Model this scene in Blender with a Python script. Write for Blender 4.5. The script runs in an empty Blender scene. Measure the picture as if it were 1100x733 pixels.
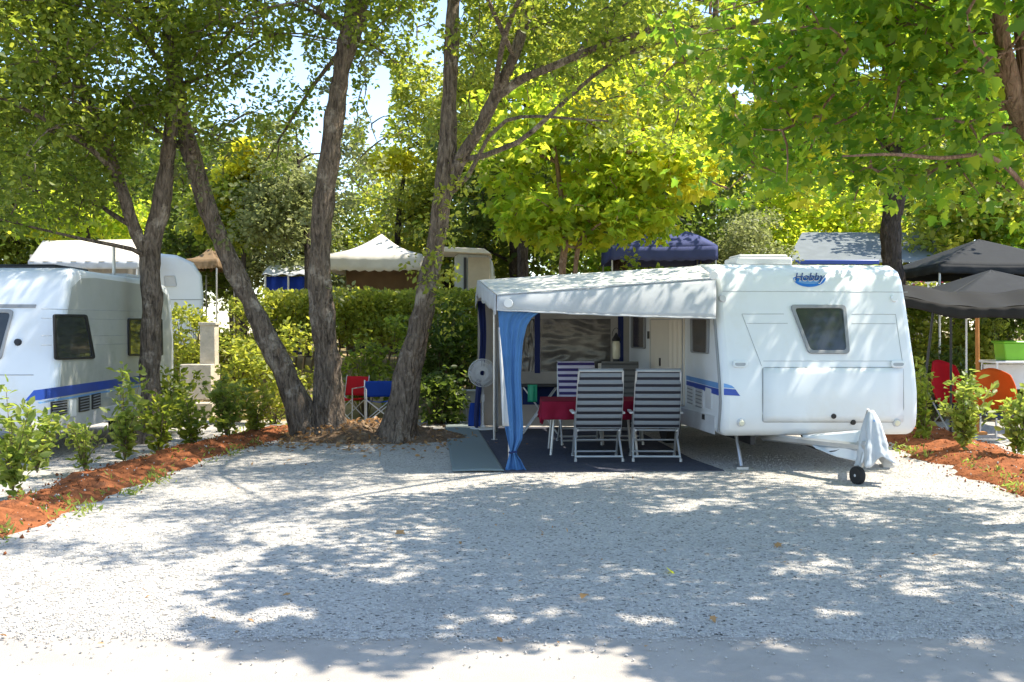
import bpy, math, random
import numpy as np
from mathutils import Vector, Matrix, noise as mnoise
random.seed(7); RNG = np.random.default_rng(7)
R = math.radians
scene = bpy.context.scene
COL = scene.collection
# ------------------------------------------------------------------ camera frame of reference
F, CX, HY, EYE = 1070.0, 550.0, 355.0, 1.7
CAM = Vector((0, 0, EYE))
def P(px, py, Y): return Vector(((px-CX)/F*Y, Y, EYE+(HY-py)/F*Y))
def G(px, py, z=0.0):
    Y = (EYE-z)*F/(py-HY); return Vector(((px-CX)/F*Y, Y, z))
SUN = Vector((0.62, 0.07, 1.0))          # to the sun, per metre of height
# ------------------------------------------------------------------ materials
def new_mat(name):
    m = bpy.data.materials.new(name); m.use_nodes = True
    nt = m.node_tree; b = nt.nodes['Principled BSDF']
    return m, nt, b
def N(nt, t, **kw):
    n = nt.nodes.new(t)
    for k, v in kw.items():
        if k in n.inputs: n.inputs[k].default_value = v
        else: setattr(n, k, v)
    return n
def c4(c): return (c[0], c[1], c[2], 1.0)
def mul(c, f): return tuple(min(1, x*f) for x in c)
def surf(name, col, rough=.6, metal=0.0, var=.12, scale=3.0, bump=0.0, bscale=40.0, spec=.4, dirt=None, dscale=1.3):
    m, nt, b = new_mat(name)
    tc = N(nt, 'ShaderNodeTexCoord')
    nz = N(nt, 'ShaderNodeTexNoise', Scale=scale, Detail=6.0, Roughness=.65)
    nt.links.new(tc.outputs['Object'], nz.inputs['Vector'])
    rp = N(nt, 'ShaderNodeValToRGB')
    rp.color_ramp.elements[0].position = .3; rp.color_ramp.elements[1].position = .72
    rp.color_ramp.elements[0].color = c4(mul(col, 1-var)); rp.color_ramp.elements[1].color = c4(mul(col, 1+var))
    nt.links.new(nz.outputs['Fac'], rp.inputs['Fac'])
    out = rp.outputs['Color']
    if dirt:
        n2 = N(nt, 'ShaderNodeTexNoise', Scale=dscale, Detail=8.0, Roughness=.7)
        nt.links.new(tc.outputs['Object'], n2.inputs['Vector'])
        r2 = N(nt, 'ShaderNodeValToRGB'); r2.color_ramp.elements[0].position = .52; r2.color_ramp.elements[1].position = .75
        mx = N(nt, 'ShaderNodeMix', data_type='RGBA'); mx.inputs['B'].default_value = c4(dirt)
        nt.links.new(n2.outputs['Fac'], r2.inputs['Fac']); nt.links.new(r2.outputs['Color'], mx.inputs['Factor'])
        nt.links.new(out, mx.inputs['A']); out = mx.outputs['Result']
    nt.links.new(out, b.inputs['Base Color'])
    b.inputs['Roughness'].default_value = rough; b.inputs['Metallic'].default_value = metal
    b.inputs['Specular IOR Level'].default_value = spec
    if bump > 0:
        n3 = N(nt, 'ShaderNodeTexNoise', Scale=bscale, Detail=4.0)
        nt.links.new(tc.outputs['Object'], n3.inputs['Vector'])
        bp = N(nt, 'ShaderNodeBump', Strength=bump, Distance=.02)
        nt.links.new(n3.outputs['Fac'], bp.inputs['Height']); nt.links.new(bp.outputs['Normal'], b.inputs['Normal'])
    return m
def cloth(name, col, trans=.3, rough=.8, var=.08, dirt=None, bump=.15, bscale=9.0):
    m = surf(name, col, rough, 0, var, 4.0, bump, bscale, .2, dirt)
    nt = m.node_tree; b = nt.nodes['Principled BSDF']; o = nt.nodes['Material Output']
    t = N(nt, 'ShaderNodeBsdfTranslucent'); mx = N(nt, 'ShaderNodeMixShader', Fac=trans)
    src = b.inputs['Base Color'].links[0].from_socket
    nt.links.new(src, t.inputs['Color']); nt.links.new(b.outputs[0], mx.inputs[1]); nt.links.new(t.outputs[0], mx.inputs[2])
    nt.links.new(mx.outputs[0], o.inputs['Surface'])
    return m
def leafmat(name, cols, tcols, tfac=.45, rough=.45):
    m, nt, b = new_mat(name); o = nt.nodes['Material Output']
    g = N(nt, 'ShaderNodeNewGeometry')
    def ramp(cc):
        r = N(nt, 'ShaderNodeValToRGB'); e = r.color_ramp.elements
        e[0].color = c4(cc[0]); e[1].color = c4(cc[-1])
        for i, c in enumerate(cc[1:-1]):
            k = e.new((i+1)/(len(cc)-1)); k.color = c4(c)
        nt.links.new(g.outputs['Random Per Island'], r.inputs['Fac']); return r
    cols = [(c[0]*1.6, c[1]*1.38, c[2]*1.25) for c in cols]; tcols = [(min(.95, c[0]*1.5), min(.9, c[1]*1.36), c[2]*1.3) for c in tcols]; tfac = min(.62, tfac+.08)
    a = ramp(cols); t = ramp(tcols)
    nt.links.new(a.outputs['Color'], b.inputs['Base Color']); b.inputs['Roughness'].default_value = rough
    b.inputs['Specular IOR Level'].default_value = .35
    tr = N(nt, 'ShaderNodeBsdfTranslucent'); nt.links.new(t.outputs['Color'], tr.inputs['Color'])
    mx = N(nt, 'ShaderNodeMixShader', Fac=tfac)
    nt.links.new(b.outputs[0], mx.inputs[1]); nt.links.new(tr.outputs[0], mx.inputs[2]); nt.links.new(mx.outputs[0], o.inputs['Surface'])
    return m
def barkmat(name, dark, light, moss=None):
    m, nt, b = new_mat(name)
    tc = N(nt, 'ShaderNodeTexCoord'); mp = N(nt, 'ShaderNodeMapping'); mp.inputs['Scale'].default_value = (9, 9, 2.2)
    nt.links.new(tc.outputs['Object'], mp.inputs['Vector'])
    n1 = N(nt, 'ShaderNodeTexNoise', Scale=2.2, Detail=9.0, Roughness=.72, Distortion=.6)
    v = N(nt, 'ShaderNodeTexVoronoi', feature='DISTANCE_TO_EDGE', Scale=1.5)
    n0 = N(nt, 'ShaderNodeTexNoise', Scale=1.4, Detail=4.0)
    ad = N(nt, 'ShaderNodeVectorMath', operation='ADD')
    nt.links.new(mp.outputs[0], n0.inputs['Vector']); nt.links.new(mp.outputs[0], ad.inputs[0]); nt.links.new(n0.outputs['Color'], ad.inputs[1])
    nt.links.new(mp.outputs[0], n1.inputs['Vector']); nt.links.new(ad.outputs[0], v.inputs['Vector'])
    r = N(nt, 'ShaderNodeValToRGB'); r.color_ramp.elements[0].position = .36; r.color_ramp.elements[1].position = .66
    r.color_ramp.elements[0].color = c4(dark); r.color_ramp.elements[1].color = c4(light)
    nt.links.new(n1.outputs['Fac'], r.inputs['Fac']); out = r.outputs['Color']
    n4 = N(nt, 'ShaderNodeTexNoise', Scale=2.6, Detail=5.0, Roughness=.7); nt.links.new(tc.outputs['Object'], n4.inputs['Vector'])
    r4 = N(nt, 'ShaderNodeValToRGB'); r4.color_ramp.elements[0].position = .55; r4.color_ramp.elements[1].position = .66
    mx = N(nt, 'ShaderNodeMix', data_type='RGBA'); mx.inputs['B'].default_value = c4(moss or mul(light, 1.35))
    nt.links.new(n4.outputs['Fac'], r4.inputs['Fac']); nt.links.new(r4.outputs['Color'], mx.inputs['Factor'])
    nt.links.new(out, mx.inputs['A']); nt.links.new(mx.outputs['Result'], b.inputs['Base Color'])
    b.inputs['Roughness'].default_value = .9; b.inputs['Specular IOR Level'].default_value = .2
    mn = N(nt, 'ShaderNodeMath', operation='MINIMUM'); mn.inputs[1].default_value = .25
    nt.links.new(v.outputs['Distance'], mn.inputs[0])
    m2 = N(nt, 'ShaderNodeMath', operation='MULTIPLY_ADD'); m2.inputs[1].default_value = 2.2
    nt.links.new(mn.outputs[0], m2.inputs[0]); nt.links.new(n1.outputs['Fac'], m2.inputs[2])
    bp = N(nt, 'ShaderNodeBump', Strength=1.0, Distance=.055)
    nt.links.new(m2.outputs[0], bp.inputs['Height']); nt.links.new(bp.outputs['Normal'], b.inputs['Normal'])
    return m
def stripes(name, ca, cb, period, duty, axis='Z', rough=.75):
    m, nt, b = new_mat(name)
    tc = N(nt, 'ShaderNodeTexCoord'); sp = N(nt, 'ShaderNodeSeparateXYZ'); nt.links.new(tc.outputs['Object'], sp.inputs[0])
    dv = N(nt, 'ShaderNodeMath', operation='DIVIDE'); dv.inputs[1].default_value = period
    fr = N(nt, 'ShaderNodeMath', operation='FRACT'); lt = N(nt, 'ShaderNodeMath', operation='LESS_THAN'); lt.inputs[1].default_value = duty
    nt.links.new(sp.outputs[axis], dv.inputs[0]); nt.links.new(dv.outputs[0], fr.inputs[0]); nt.links.new(fr.outputs[0], lt.inputs[0])
    mx = N(nt, 'ShaderNodeMix', data_type='RGBA'); mx.inputs['A'].default_value = c4(ca); mx.inputs['B'].default_value = c4(cb)
    nt.links.new(lt.outputs[0], mx.inputs['Factor']); nt.links.new(mx.outputs['Result'], b.inputs['Base Color'])
    b.inputs['Roughness'].default_value = rough; b.inputs['Specular IOR Level'].default_value = .2
    return m
def gravelmat(name, ca, cb, cdark, scale=55.0, bump=.8):
    m, nt, b = new_mat(name)
    tc = N(nt, 'ShaderNodeTexCoord')
    v = N(nt, 'ShaderNodeTexVoronoi', Scale=scale); v2 = N(nt, 'ShaderNodeTexVoronoi', Scale=scale*2.1)
    n1 = N(nt, 'ShaderNodeTexNoise', Scale=1.1, Detail=7.0, Roughness=.7)
    for q in (v, v2, n1): nt.links.new(tc.outputs['Object'], q.inputs['Vector'])
    sp = N(nt, 'ShaderNodeSeparateColor'); nt.links.new(v.outputs['Color'], sp.inputs[0])
    r = N(nt, 'ShaderNodeValToRGB'); e = r.color_ramp.elements
    e[0].color = c4(cdark); e[1].color = c4(ca); e[0].position = .0; e[1].position = .17
    k = e.new(.6); k.color = c4(cb)
    k = e.new(1.0); k.color = c4(mul(ca, 1.12))
    nt.links.new(sp.outputs[0], r.inputs['Fac'])
    r2 = N(nt, 'ShaderNodeValToRGB'); r2.color_ramp.elements[0].position = .5; r2.color_ramp.elements[1].position = .78
    r2.color_ramp.elements[1].color = (.8, .8, .8, 1)
    mx = N(nt, 'ShaderNodeMix', data_type='RGBA'); mx.inputs['B'].default_value = c4(mul(cb, .8))
    nt.links.new(n1.outputs['Fac'], r2.inputs['Fac']); nt.links.new(r2.outputs['Color'], mx.inputs['Factor'])
    nt.links.new(r.outputs['Color'], mx.inputs['A']); nt.links.new(mx.outputs['Result'], b.inputs['Base Color'])
    b.inputs['Roughness'].default_value = .9; b.inputs['Specular IOR Level'].default_value = .15
    ad = N(nt, 'ShaderNodeMath', operation='MULTIPLY_ADD'); ad.inputs[1].default_value = .45
    nt.links.new(v2.outputs['Distance'], ad.inputs[0]); nt.links.new(v.outputs['Distance'], ad.inputs[2])
    bp = N(nt, 'ShaderNodeBump', Strength=bump, Distance=-.012)
    nt.links.new(ad.outputs[0], bp.inputs['Height']); nt.links.new(bp.outputs['Normal'], b.inputs['Normal'])
    return m

M = {}
M['white'] = surf('caravan_white', (.66, .69, .71), .32, var=.03, scale=1.5, spec=.5, dirt=(.62, .62, .59), dscale=1.1, bump=.015, bscale=5)
M['hammer'] = surf('caravan_sheet_shaded', (.38, .39, .365), .38, var=.04, bump=.03, bscale=25, dirt=(.27, .28, .25))  # left caravan's white side, darkened so the colour carries its shade
M['grey_trim'] = surf('grey_trim', (.22, .23, .24), .45)
M['pale_trim'] = surf('pale_trim', (.5, .51, .52), .45)
M['seam'] = surf('seam_grey', (.33, .345, .36), .6)
M['black'] = surf('black_plastic', (.018, .018, .02), .5)
M['rubber'] = surf('rubber', (.02, .02, .02), .85)
M['blue_decal'] = surf('blue_decal', (.02, .06, .32), .35)
M['lightblue_decal'] = surf('light_blue_decal', (.12, .28, .55), .35)
M['logo_blue'] = surf('logo_blue', (.015, .16, .55), .35)
M['logo_dark'] = surf('logo_dark', (.012, .05, .22), .4)
M['glass'] = surf('window_glass', (.035, .04, .042), .06, spec=.6, var=.25, scale=2)
M['glass_warm'] = surf('window_glass_side', (.07, .06, .05), .1, spec=.6, var=.3, scale=3)
M['cream'] = surf('door_cream', (.66, .6, .5), .5, var=.04)
M['steel'] = surf('galvanised_steel', (.5, .5, .5), .4, .8)
M['alu'] = surf('aluminium', (.48, .49, .5), .35, .5)
M['orange_lens'] = surf('orange_lens', (.6, .22, .03), .25)
M['lamp_lens'] = surf('lamp_lens', (.7, .66, .5), .2)
M['awning_grey'] = cloth('awning_fabric', (.50, .52, .54), .15, dirt=(.43, .44, .45))  # gable's shade put into this fabric: greyer and less translucent
M['awning_roof'] = cloth('awning_roof_fabric', (.74, .73, .69), .22, dirt=(.6, .58, .52))
M['blue_cloth'] = cloth('blue_curtain_fabric', (.10, .25, .52), .35, bump=.2)
M['dark_blue_cloth'] = cloth('dark_blue_fabric', (.02, .03, .11), .1)
M['liner'] = cloth('awning_wall_fabric', (.44, .42, .39), .4)
M['carpet'] = surf('awning_carpet', (.07, .073, .095), .95, var=.25, scale=30, bump=.4, bscale=250, spec=.1, dirt=(.11, .108, .12), dscale=2.5)
M['mat'] = stripes('woven_mat', (.20, .235, .23), (.16, .19, .19), .014, .5, 'X', .95)
M['red_cloth'] = cloth('red_tablecloth', (.25, .010, .035), .1, bump=.2)
M['white_plastic'] = surf('white_plastic', (.7, .7, .69), .4, var=.04)
M['fan_grey'] = surf('fan_grey', (.62, .63, .64), .5)
M['green_plastic'] = surf('green_plastic', (.02, .30, .16), .4)
M['lime_plastic'] = surf('lime_plastic', (.16, .42, .02), .4)
M['navy'] = cloth('navy_fabric', (.015, .028, .10), .1)
M['red_fab'] = cloth('red_fabric', (.55, .015, .025), .3)
M['blue_fab'] = cloth('blue_fabric', (.015, .06, .33), .25)
M['orange_fab'] = cloth('orange_fabric', (.62, .11, .012), .3)
M['stripe_grey'] = stripes('grey_striped_fabric', (.19, .205, .22), (.028, .028, .038), .088, .42)
M['stripe_violet'] = stripes('violet_striped_fabric', (.50, .48, .58), (.045, .035, .13), .088, .5)
M['stripe_dark'] = stripes('charcoal_fabric', (.13, .13, .125), (.085, .085, .083), .088, .36)
M['concrete'] = surf('concrete', (.52, .46, .37), .85, var=.2, scale=6, bump=.4, bscale=30, dirt=(.36, .31, .24))
M['box_grey'] = surf('weathered_box', (.34, .34, .31), .8, var=.2)
M['soil'] = surf('red_soil', (.25, .088, .036), .95, var=.45, scale=9, bump=1.0, bscale=45, spec=.1, dirt=(.115, .058, .036), dscale=4.0)
M['litter'] = surf('leaf_litter', (.16, .105, .065), .95, var=.6, scale=22, bump=.9, bscale=60, spec=.1, dirt=(.36, .29, .2), dscale=6)
M['terrain'] = surf('dry_ground', (.33, .25, .13), .95, var=.35, scale=2.5, bump=.6, bscale=20, spec=.1, dirt=(.14, .17, .045), dscale=.9)
M['gravel'] = gravelmat('limestone_gravel', (.49, .458, .412), (.36, .342, .312), (.07, .066, .06), 50)
M['stone'] = surf('gravel_stone', (.45, .425, .39), .9, var=.3, scale=25, spec=.15)
M['road'] = surf('road_concrete', (.37, .336, .296), .9, var=.10, scale=3, bump=.4, bscale=160, spec=.15, dirt=(.33, .305, .275), dscale=1.6)
M['bark'] = barkmat('oak_bark', (.06, .045, .034), (.31, .24, .18), (.42, .35, .275))
M['bark_far'] = barkmat('dark_bark', (.03, .024, .02), (.11, .085, .07))
M['bark_warm'] = barkmat('plane_bark', (.20, .115, .075), (.42, .27, .19), (.5, .36, .27))
M['canvas'] = cloth('cream_canvas', (.78, .72, .62), .25)
M['marquee'] = cloth('white_canvas', (.82, .79, .73), .3)
M['canvas_brown'] = cloth('brown_canvas', (.22, .15, .09), .15)
M['blue_roof'] = cloth('blue_gazebo_fabric', (.07, .085, .21), .15)
M['tarp'] = cloth('blue_tarp', (.02, .06, .42), .25)
M['gaz_grey'] = cloth('grey_gazebo_fabric', (.02, .022, .025), .06, dirt=(.035, .037, .04))
M['net'] = cloth('dark_shade_net', (.022, .021, .02), .2)
M['roof_sheet'] = surf('mobile_home_roof_shaded', (.17, .19, .20), .85, spec=.05, dirt=(.14, .16, .165))  # roof colour darkened to stand for the shade of nearby trees
M['beige'] = surf('beige_wall', (.45, .37, .27), .8)
M['timber'] = surf('orange_timber', (.48, .20, .05), .6, var=.25)
M['pink'] = surf('pink_petals', (.6, .06, .12), .6)
M['dead_leaf'] = leafmat('dry_leaf', [(.2, .12, .05), (.3, .2, .09), (.12, .07, .03)], [(.3, .2, .08), (.35, .2, .08)], .2)
# foliage
M['l_oak'] = leafmat('oak_leaf', [(.036, .066, .013), (.058, .094, .019), (.085, .124, .027), (.046, .08, .015)], [(.18, .27, .03), (.28, .38, .04), (.40, .46, .05), (.22, .32, .03)], .47)
M['l_olive'] = leafmat('olive_leaf', [(.085, .11, .05), (.12, .15, .07), (.10, .13, .055)], [(.22, .28, .10), (.3, .36, .13), (.26, .32, .11)], .38)
M['l_maple'] = leafmat('maple_leaf', [(.038, .09, .015), (.055, .12, .018), (.08, .14, .02), (.045, .105, .015)], [(.13, .31, .025), (.24, .43, .03), (.44, .55, .035), (.18, .37, .03)], .50)
M['l_young'] = leafmat('young_leaf', [(.065, .14, .02), (.09, .165, .022), (.14, .195, .025), (.06, .14, .02)], [(.35, .53, .04), (.46, .61, .045), (.64, .68, .05), (.37, .56, .04)], .55)
M['l_yellow'] = leafmat('yellow_leaf', [(.20, .22, .02), (.27, .27, .025), (.16, .2, .02)], [(.66, .66, .04), (.8, .72, .05), (.55, .6, .04)], .55)
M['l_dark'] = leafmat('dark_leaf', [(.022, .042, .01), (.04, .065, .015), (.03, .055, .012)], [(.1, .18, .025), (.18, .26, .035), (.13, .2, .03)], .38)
M['l_hedge'] = leafmat('hedge_leaf', [(.065, .10, .02), (.10, .14, .028), (.145, .175, .036)], [(.30, .39, .05), (.42, .49, .06), (.52, .55, .07)], .42)
M['l_bush'] = leafmat('bush_leaf', [(.05, .09, .022), (.085, .13, .03), (.13, .17, .045)], [(.22, .34, .05), (.34, .45, .07), (.42, .5, .09)], .4)
M['stem'] = surf('stem_brown', (.14, .10, .06), .9)

# ------------------------------------------------------------------ scene graph helpers
WM = {}
def tag(o, label=None, cat=None, group=None, kind=None):
    if label: o['label'] = label
    if cat: o['category'] = cat
    if group: o['group'] = group
    if kind: o['kind'] = kind
    return o
def thing(name, label, cat, loc=(0, 0, 0), rz=0.0, group=None):
    o = bpy.data.objects.new(name, None); COL.objects.link(o); o.empty_display_size = .1
    o.location = loc; o.rotation_euler = (0, 0, rz)
    WM[o.name] = Matrix.Translation(Vector(loc)) @ Matrix.Rotation(rz, 4, 'Z')
    return tag(o, label, cat, group)
def link_mesh(name, me, mat, parent=None, loc=None):
    for mm in (mat if isinstance(mat, (list, tuple)) else [mat]): me.materials.append(mm)
    o = bpy.data.objects.new(name, me); COL.objects.link(o)
    if parent is not None:
        o.parent = parent; WM[o.name] = WM[parent.name]
    else:
        l = Vector(loc) if loc is not None else Vector((0, 0, 0)); o.location = l; WM[o.name] = Matrix.Translation(l)
    return o
class MB:
    def __init__(s): s.v = []; s.f = []; s.mi = []; s.cur = 0
    def add(s, vs, fs):
        b = len(s.v); s.v += [Vector(p) for p in vs]; s.f += [tuple(b+i for i in f) for f in fs]; s.mi += [s.cur]*len(fs); return s
    def box(s, c, d, rot=None):
        c = Vector(c); h = Vector(d)/2
        vs = [Vector((x*h.x, y*h.y, z*h.z)) for x in (-1, 1) for y in (-1, 1) for z in (-1, 1)]
        if rot is not None: vs = [rot @ p for p in vs]
        return s.add([p+c for p in vs], [(0, 1, 3, 2), (4, 6, 7, 5), (0, 4, 5, 1), (2, 3, 7, 6), (0, 2, 6, 4), (1, 5, 7, 3)])
    def tube(s, pts, r, n=8, cap=True):
        pts = [Vector(p) for p in pts]
        rs = list(r) if isinstance(r, (list, tuple)) else [r]*len(pts)
        up = None; rings = []
        for i, p in enumerate(pts):
            t = (pts[min(i+1, len(pts)-1)]-pts[max(i-1, 0)]).normalized()
            if up is None: up = Vector((0, 0, 1)) if abs(t.z) < .9 else Vector((1, 0, 0))
            a = (up-t*up.dot(t))
            if a.length < 1e-4: a = t.orthogonal()
            a.normalize(); b = t.cross(a); up = a
            rings.append([p+(a*math.cos(2*math.pi*k/n)+b*math.sin(2*math.pi*k/n))*rs[i] for k in range(n)])
        vs = [p for q in rings for p in q]; fs = []
        for i in range(len(pts)-1):
            for k in range(n): fs.append((i*n+k, i*n+(k+1) % n, (i+1)*n+(k+1) % n, (i+1)*n+k))
        if cap: fs += [tuple(range(n-1, -1, -1)), tuple(range((len(pts)-1)*n, len(pts)*n))]
        return s.add(vs, fs)
    def prism(s, poly, vec):
        vec = Vector(vec); n = len(poly); vs = [Vector(p) for p in poly]+[Vector(p)+vec for p in poly]
        return s.add(vs, [tuple(range(n-1, -1, -1)), tuple(range(n, 2*n))]+[(i, (i+1) % n, n+(i+1) % n, n+i) for i in range(n)])
    def ring(s, outer, inner, vec):
        vec = Vector(vec); n = len(outer)
        vs = [Vector(p) for p in outer]+[Vector(p) for p in inner]
        vs += [p+vec for p in vs]; fs = []
        for i in range(n):
            j = (i+1) % n
            fs += [(2*n+i, 2*n+j, 3*n+j, 3*n+i), (i, j, 2*n+j, 2*n+i), (n+j, n+i, 3*n+i, 3*n+j), (j, i, n+i, n+j)]
        return s.add(vs, fs)
    def lathe(s, prof, c=(0, 0, 0), n=20, axis='Z'):
        c = Vector(c); vs = []; fs = []; m = len(prof)
        for (r, z) in prof:
            for k in range(n):
                a = 2*math.pi*k/n
                q = (r*math.cos(a), r*math.sin(a), z) if axis == 'Z' else ((r*math.cos(a), z, r*math.sin(a)) if axis == 'Y' else (z, r*math.cos(a), r*math.sin(a)))
                vs.append(c+Vector(q))
        for i in range(m-1):
            for k in range(n): fs.append((i*n+k, i*n+(k+1) % n, (i+1)*n+(k+1) % n, (i+1)*n+k))
        fs += [tuple(range(n-1, -1, -1)), tuple(range((m-1)*n, m*n))]
        return s.add(vs, fs)
    def grid(s, fn, nu, nv):
        vs = [fn(i/nu, j/nv) for j in range(nv+1) for i in range(nu+1)]
        return s.add(vs, [(j*(nu+1)+i, j*(nu+1)+i+1, (j+1)*(nu+1)+i+1, (j+1)*(nu+1)+i) for j in range(nv) for i in range(nu)])
    def build(s, name, mat, parent=None, loc=None, smooth=False, bevel=0, seg=2, solid=0, recalc=True):
        if parent is not None: inv = WM[parent.name].inverted()
        else: inv = Matrix.Translation(-(Vector(loc) if loc is not None else Vector((0, 0, 0))))
        me = bpy.data.meshes.new(name); me.from_pydata([inv @ p for p in s.v], [], s.f)
        if recalc:
            import bmesh
            bm = bmesh.new(); bm.from_mesh(me); bmesh.ops.recalc_face_normals(bm, faces=bm.faces); bm.to_mesh(me); bm.free()
        for p, k in zip(me.polygons, s.mi): p.material_index = k
        o = link_mesh(name, me, mat, parent, loc)
        if bevel:
            b = o.modifiers.new('bevel', 'BEVEL'); b.width = bevel; b.segments = seg; b.limit_method = 'ANGLE'; b.angle_limit = R(35)
        if solid:
            sd = o.modifiers.new('solid', 'SOLIDIFY'); sd.thickness = solid; sd.offset = 0
        if smooth or bevel:
            for p in me.polygons: p.use_smooth = True
            try:
                me.set_sharp_from_angle(angle=R(38))
            except Exception: pass
        return o
def local(name, mat, parent, mb, **k):            # mesh already given in the thing's own coordinates
    keep = WM[parent.name]; WM[parent.name] = Matrix.Identity(4)
    o = mb.build(name, mat, parent, **k); WM[parent.name] = keep; WM[o.name] = keep
    return o
def kids(o): return [c for c in bpy.data.objects if c.parent == o]
def copy_tree(o, parent=None):
    c = o.copy(); COL.objects.link(c)
    if parent is not None: c.parent = parent
    for ch in kids(o): copy_tree(ch, c)
    return c
def smooth_path(pts, step=.15):
    pts = [Vector(p) for p in pts]; out = []
    q = [pts[0]*2-pts[1]]+pts+[pts[-1]*2-pts[-2]]
    for i in range(1, len(q)-2):
        n = max(2, int((q[i+1]-q[i]).length/step))
        for k in range(n):
            t = k/n; a, b, c, d = q[i-1], q[i], q[i+1], q[i+2]
            out.append(.5*((2*b)+(c-a)*t+(2*a-5*b+4*c-d)*t*t+(3*b-a-3*c+d)*t**3))
    out.append(pts[-1]); return out
def lerp_list(vals, n):
    m = len(vals)-1; out = []
    for i in range(n):
        t = i/(n-1)*m; k = min(int(t), m-1); out.append(vals[k]+(vals[k+1]-vals[k])*(t-k))
    return out
# ------------------------------------------------------------------ foliage
SIMPLE = (np.array([[0, 0, 0], [.30, .42, .07], [0, 1, -.06], [-.30, .42, .07]]), [(0, 1, 2), (0, 2, 3)])
OVAL = (np.array([[0, 0, 0], [.26, .25, .06], [.30, .6, .06], [0, 1, -.1], [-.30, .6, .06], [-.26, .25, .06]]), [(0, 1, 2, 3), (0, 3, 4, 5)])
LOBED = (np.array([[0, 0, 0], [.34, .02, .05], [.30, .2, .03], [.55, .42, .02], [.26, .48, .05], [.2, .74, .0], [0, 1.0, -.12],
                   [-.2, .74, .0], [-.26, .48, .05], [-.55, .42, .02], [-.30, .2, .03], [-.34, .02, .05]]), [(0, 1, 2, 3, 4, 5, 6), (0, 6, 7, 8, 9, 10, 11)])
def leaf_mesh(name, C, size, shape, up=.6, droop=.25, out=None, rng=RNG, thin=1.0):
    T, faces = shape; n = len(C); k = len(T)
    d = rng.normal(size=(n, 3)); d[:, 2] = d[:, 2]*.6-droop
    if out is not None: d += out*.8
    d /= np.linalg.norm(d, axis=1)[:, None]+1e-9
    nn = rng.normal(size=(n, 3)); nn[:, 2] += up*2
    nn -= d*(nn*d).sum(1)[:, None]; nn /= np.linalg.norm(nn, axis=1)[:, None]+1e-9
    x = np.cross(d, nn)
    s = size*rng.uniform(.45, 1.38, n)
    V = (C[:, None, :]+s[:, None, None]*(T[None, :, 0:1]*thin*x[:, None, :]+T[None, :, 1:2]*d[:, None, :]+T[None, :, 2:3]*nn[:, None, :])).reshape(-1, 3)
    me = bpy.data.meshes.new(name)
    lens = np.array([len(f) for f in faces]); idx = np.concatenate([np.array(f) for f in faces])
    L = (np.arange(n)[:, None]*k+idx[None, :]).ravel()
    tot = np.tile(lens, n); st = np.concatenate([[0], np.cumsum(tot)[:-1]])
    me.vertices.add(n*k); me.vertices.foreach_set('co', V.astype(np.float32).ravel())
    me.loops.add(len(L)); me.loops.foreach_set('vertex_index', L.astype(np.int32))
    me.polygons.add(len(tot)); me.polygons.foreach_set('loop_start', st.astype(np.int32)); me.polygons.foreach_set('loop_total', tot.astype(np.int32))
    me.update(calc_edges=True); me.validate()
    return me
def in_poly(x, y, poly):
    ins = np.zeros(len(x), bool); j = len(poly)-1
    for i in range(len(poly)):
        xi, yi = poly[i]; xj, yj = poly[j]
        c = ((yi > y) != (yj > y)) & (x < (xj-xi)*(y-yi)/(yj-yi+1e-12)+xi)
        ins ^= c; j = i
    return ins
# patches of ground which the crowns leave open to the sun
LIT = [[(-900, 604), (20, 600), (150, 614), (215, 602), (290, 574), (345, 562), (362, 572), (300, 592), (228, 618), (206, 640), (194, 668), (196, 690), (300, 708), (400, 722), (480, 714), (545, 696), (600, 692), (692, 702), (682, 800), (-900, 900)],
       [(215, 656), (340, 650), (352, 672), (208, 677)], [(465, 661), (600, 655), (602, 673), (470, 676)],
       [(410, 615), (460, 607), (462, 619), (400, 631)], [(828, 610), (890, 600), (902, 612), (842, 618)], [(940, 634), (1020, 628), (1030, 643), (952, 646)],
       [(1030, 552), (1110, 545), (1110, 575), (1060, 572)], [(425, 512), (560, 512), (560, 523), (425, 526)], [(955, 478), (1060, 505), (1050, 526), (945, 500)],
       [(650, 668), (720, 660), (760, 674), (660, 678)], [(780, 690), (850, 684), (870, 700), (790, 704)], [(860, 655), (930, 655), (930, 672), (860, 672)],
       [(700, 545), (760, 541), (770, 552), (720, 556)], [(560, 560), (610, 552), (620, 560), (575, 568)], [(980, 690), (1060, 685), (1100, 700), (1000, 706)]]
def sun_filter(C, rng=RNG):
    g = C-C[:, 2:3]*np.array([[SUN.x, SUN.y, 1.0]])
    Y = np.maximum(g[:, 1], .5); px = CX+F*g[:, 0]/Y; py = HY+EYE*F/Y
    px, py = px+13*np.sin(py*.33+px*.021)+7*np.sin(px*.13)+rng.normal(size=len(C))*7, py+4.5*np.sin(px*.085+1)+2.5*np.sin(px*.21)+rng.normal(size=len(C))*2.2
    keep = np.ones(len(C), bool)
    for p in LIT: keep &= ~in_poly(px, py, p)
    X0 = g[:, 0]; Y0 = g[:, 1]
    soft = rng.random(len(C)) < .35
    half = (px < 430) & (py > 470) & (py < 604) & (px > -200)
    blot = np.sin(X0*3.1+np.sin(Y0*2.3)*1.3)+np.sin(Y0*2.7+X0*1.1+1.0)
    keep &= ~(half & (blot > .1) & soft)
    roof = (X0 > -1.2) & (X0 < 1.2) & (Y0 > 11.2) & (Y0 < 15.5)
    keep &= ~(roof & (blot > -.6) & (soft | (C[:, 2] > 7)))
    return keep
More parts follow.
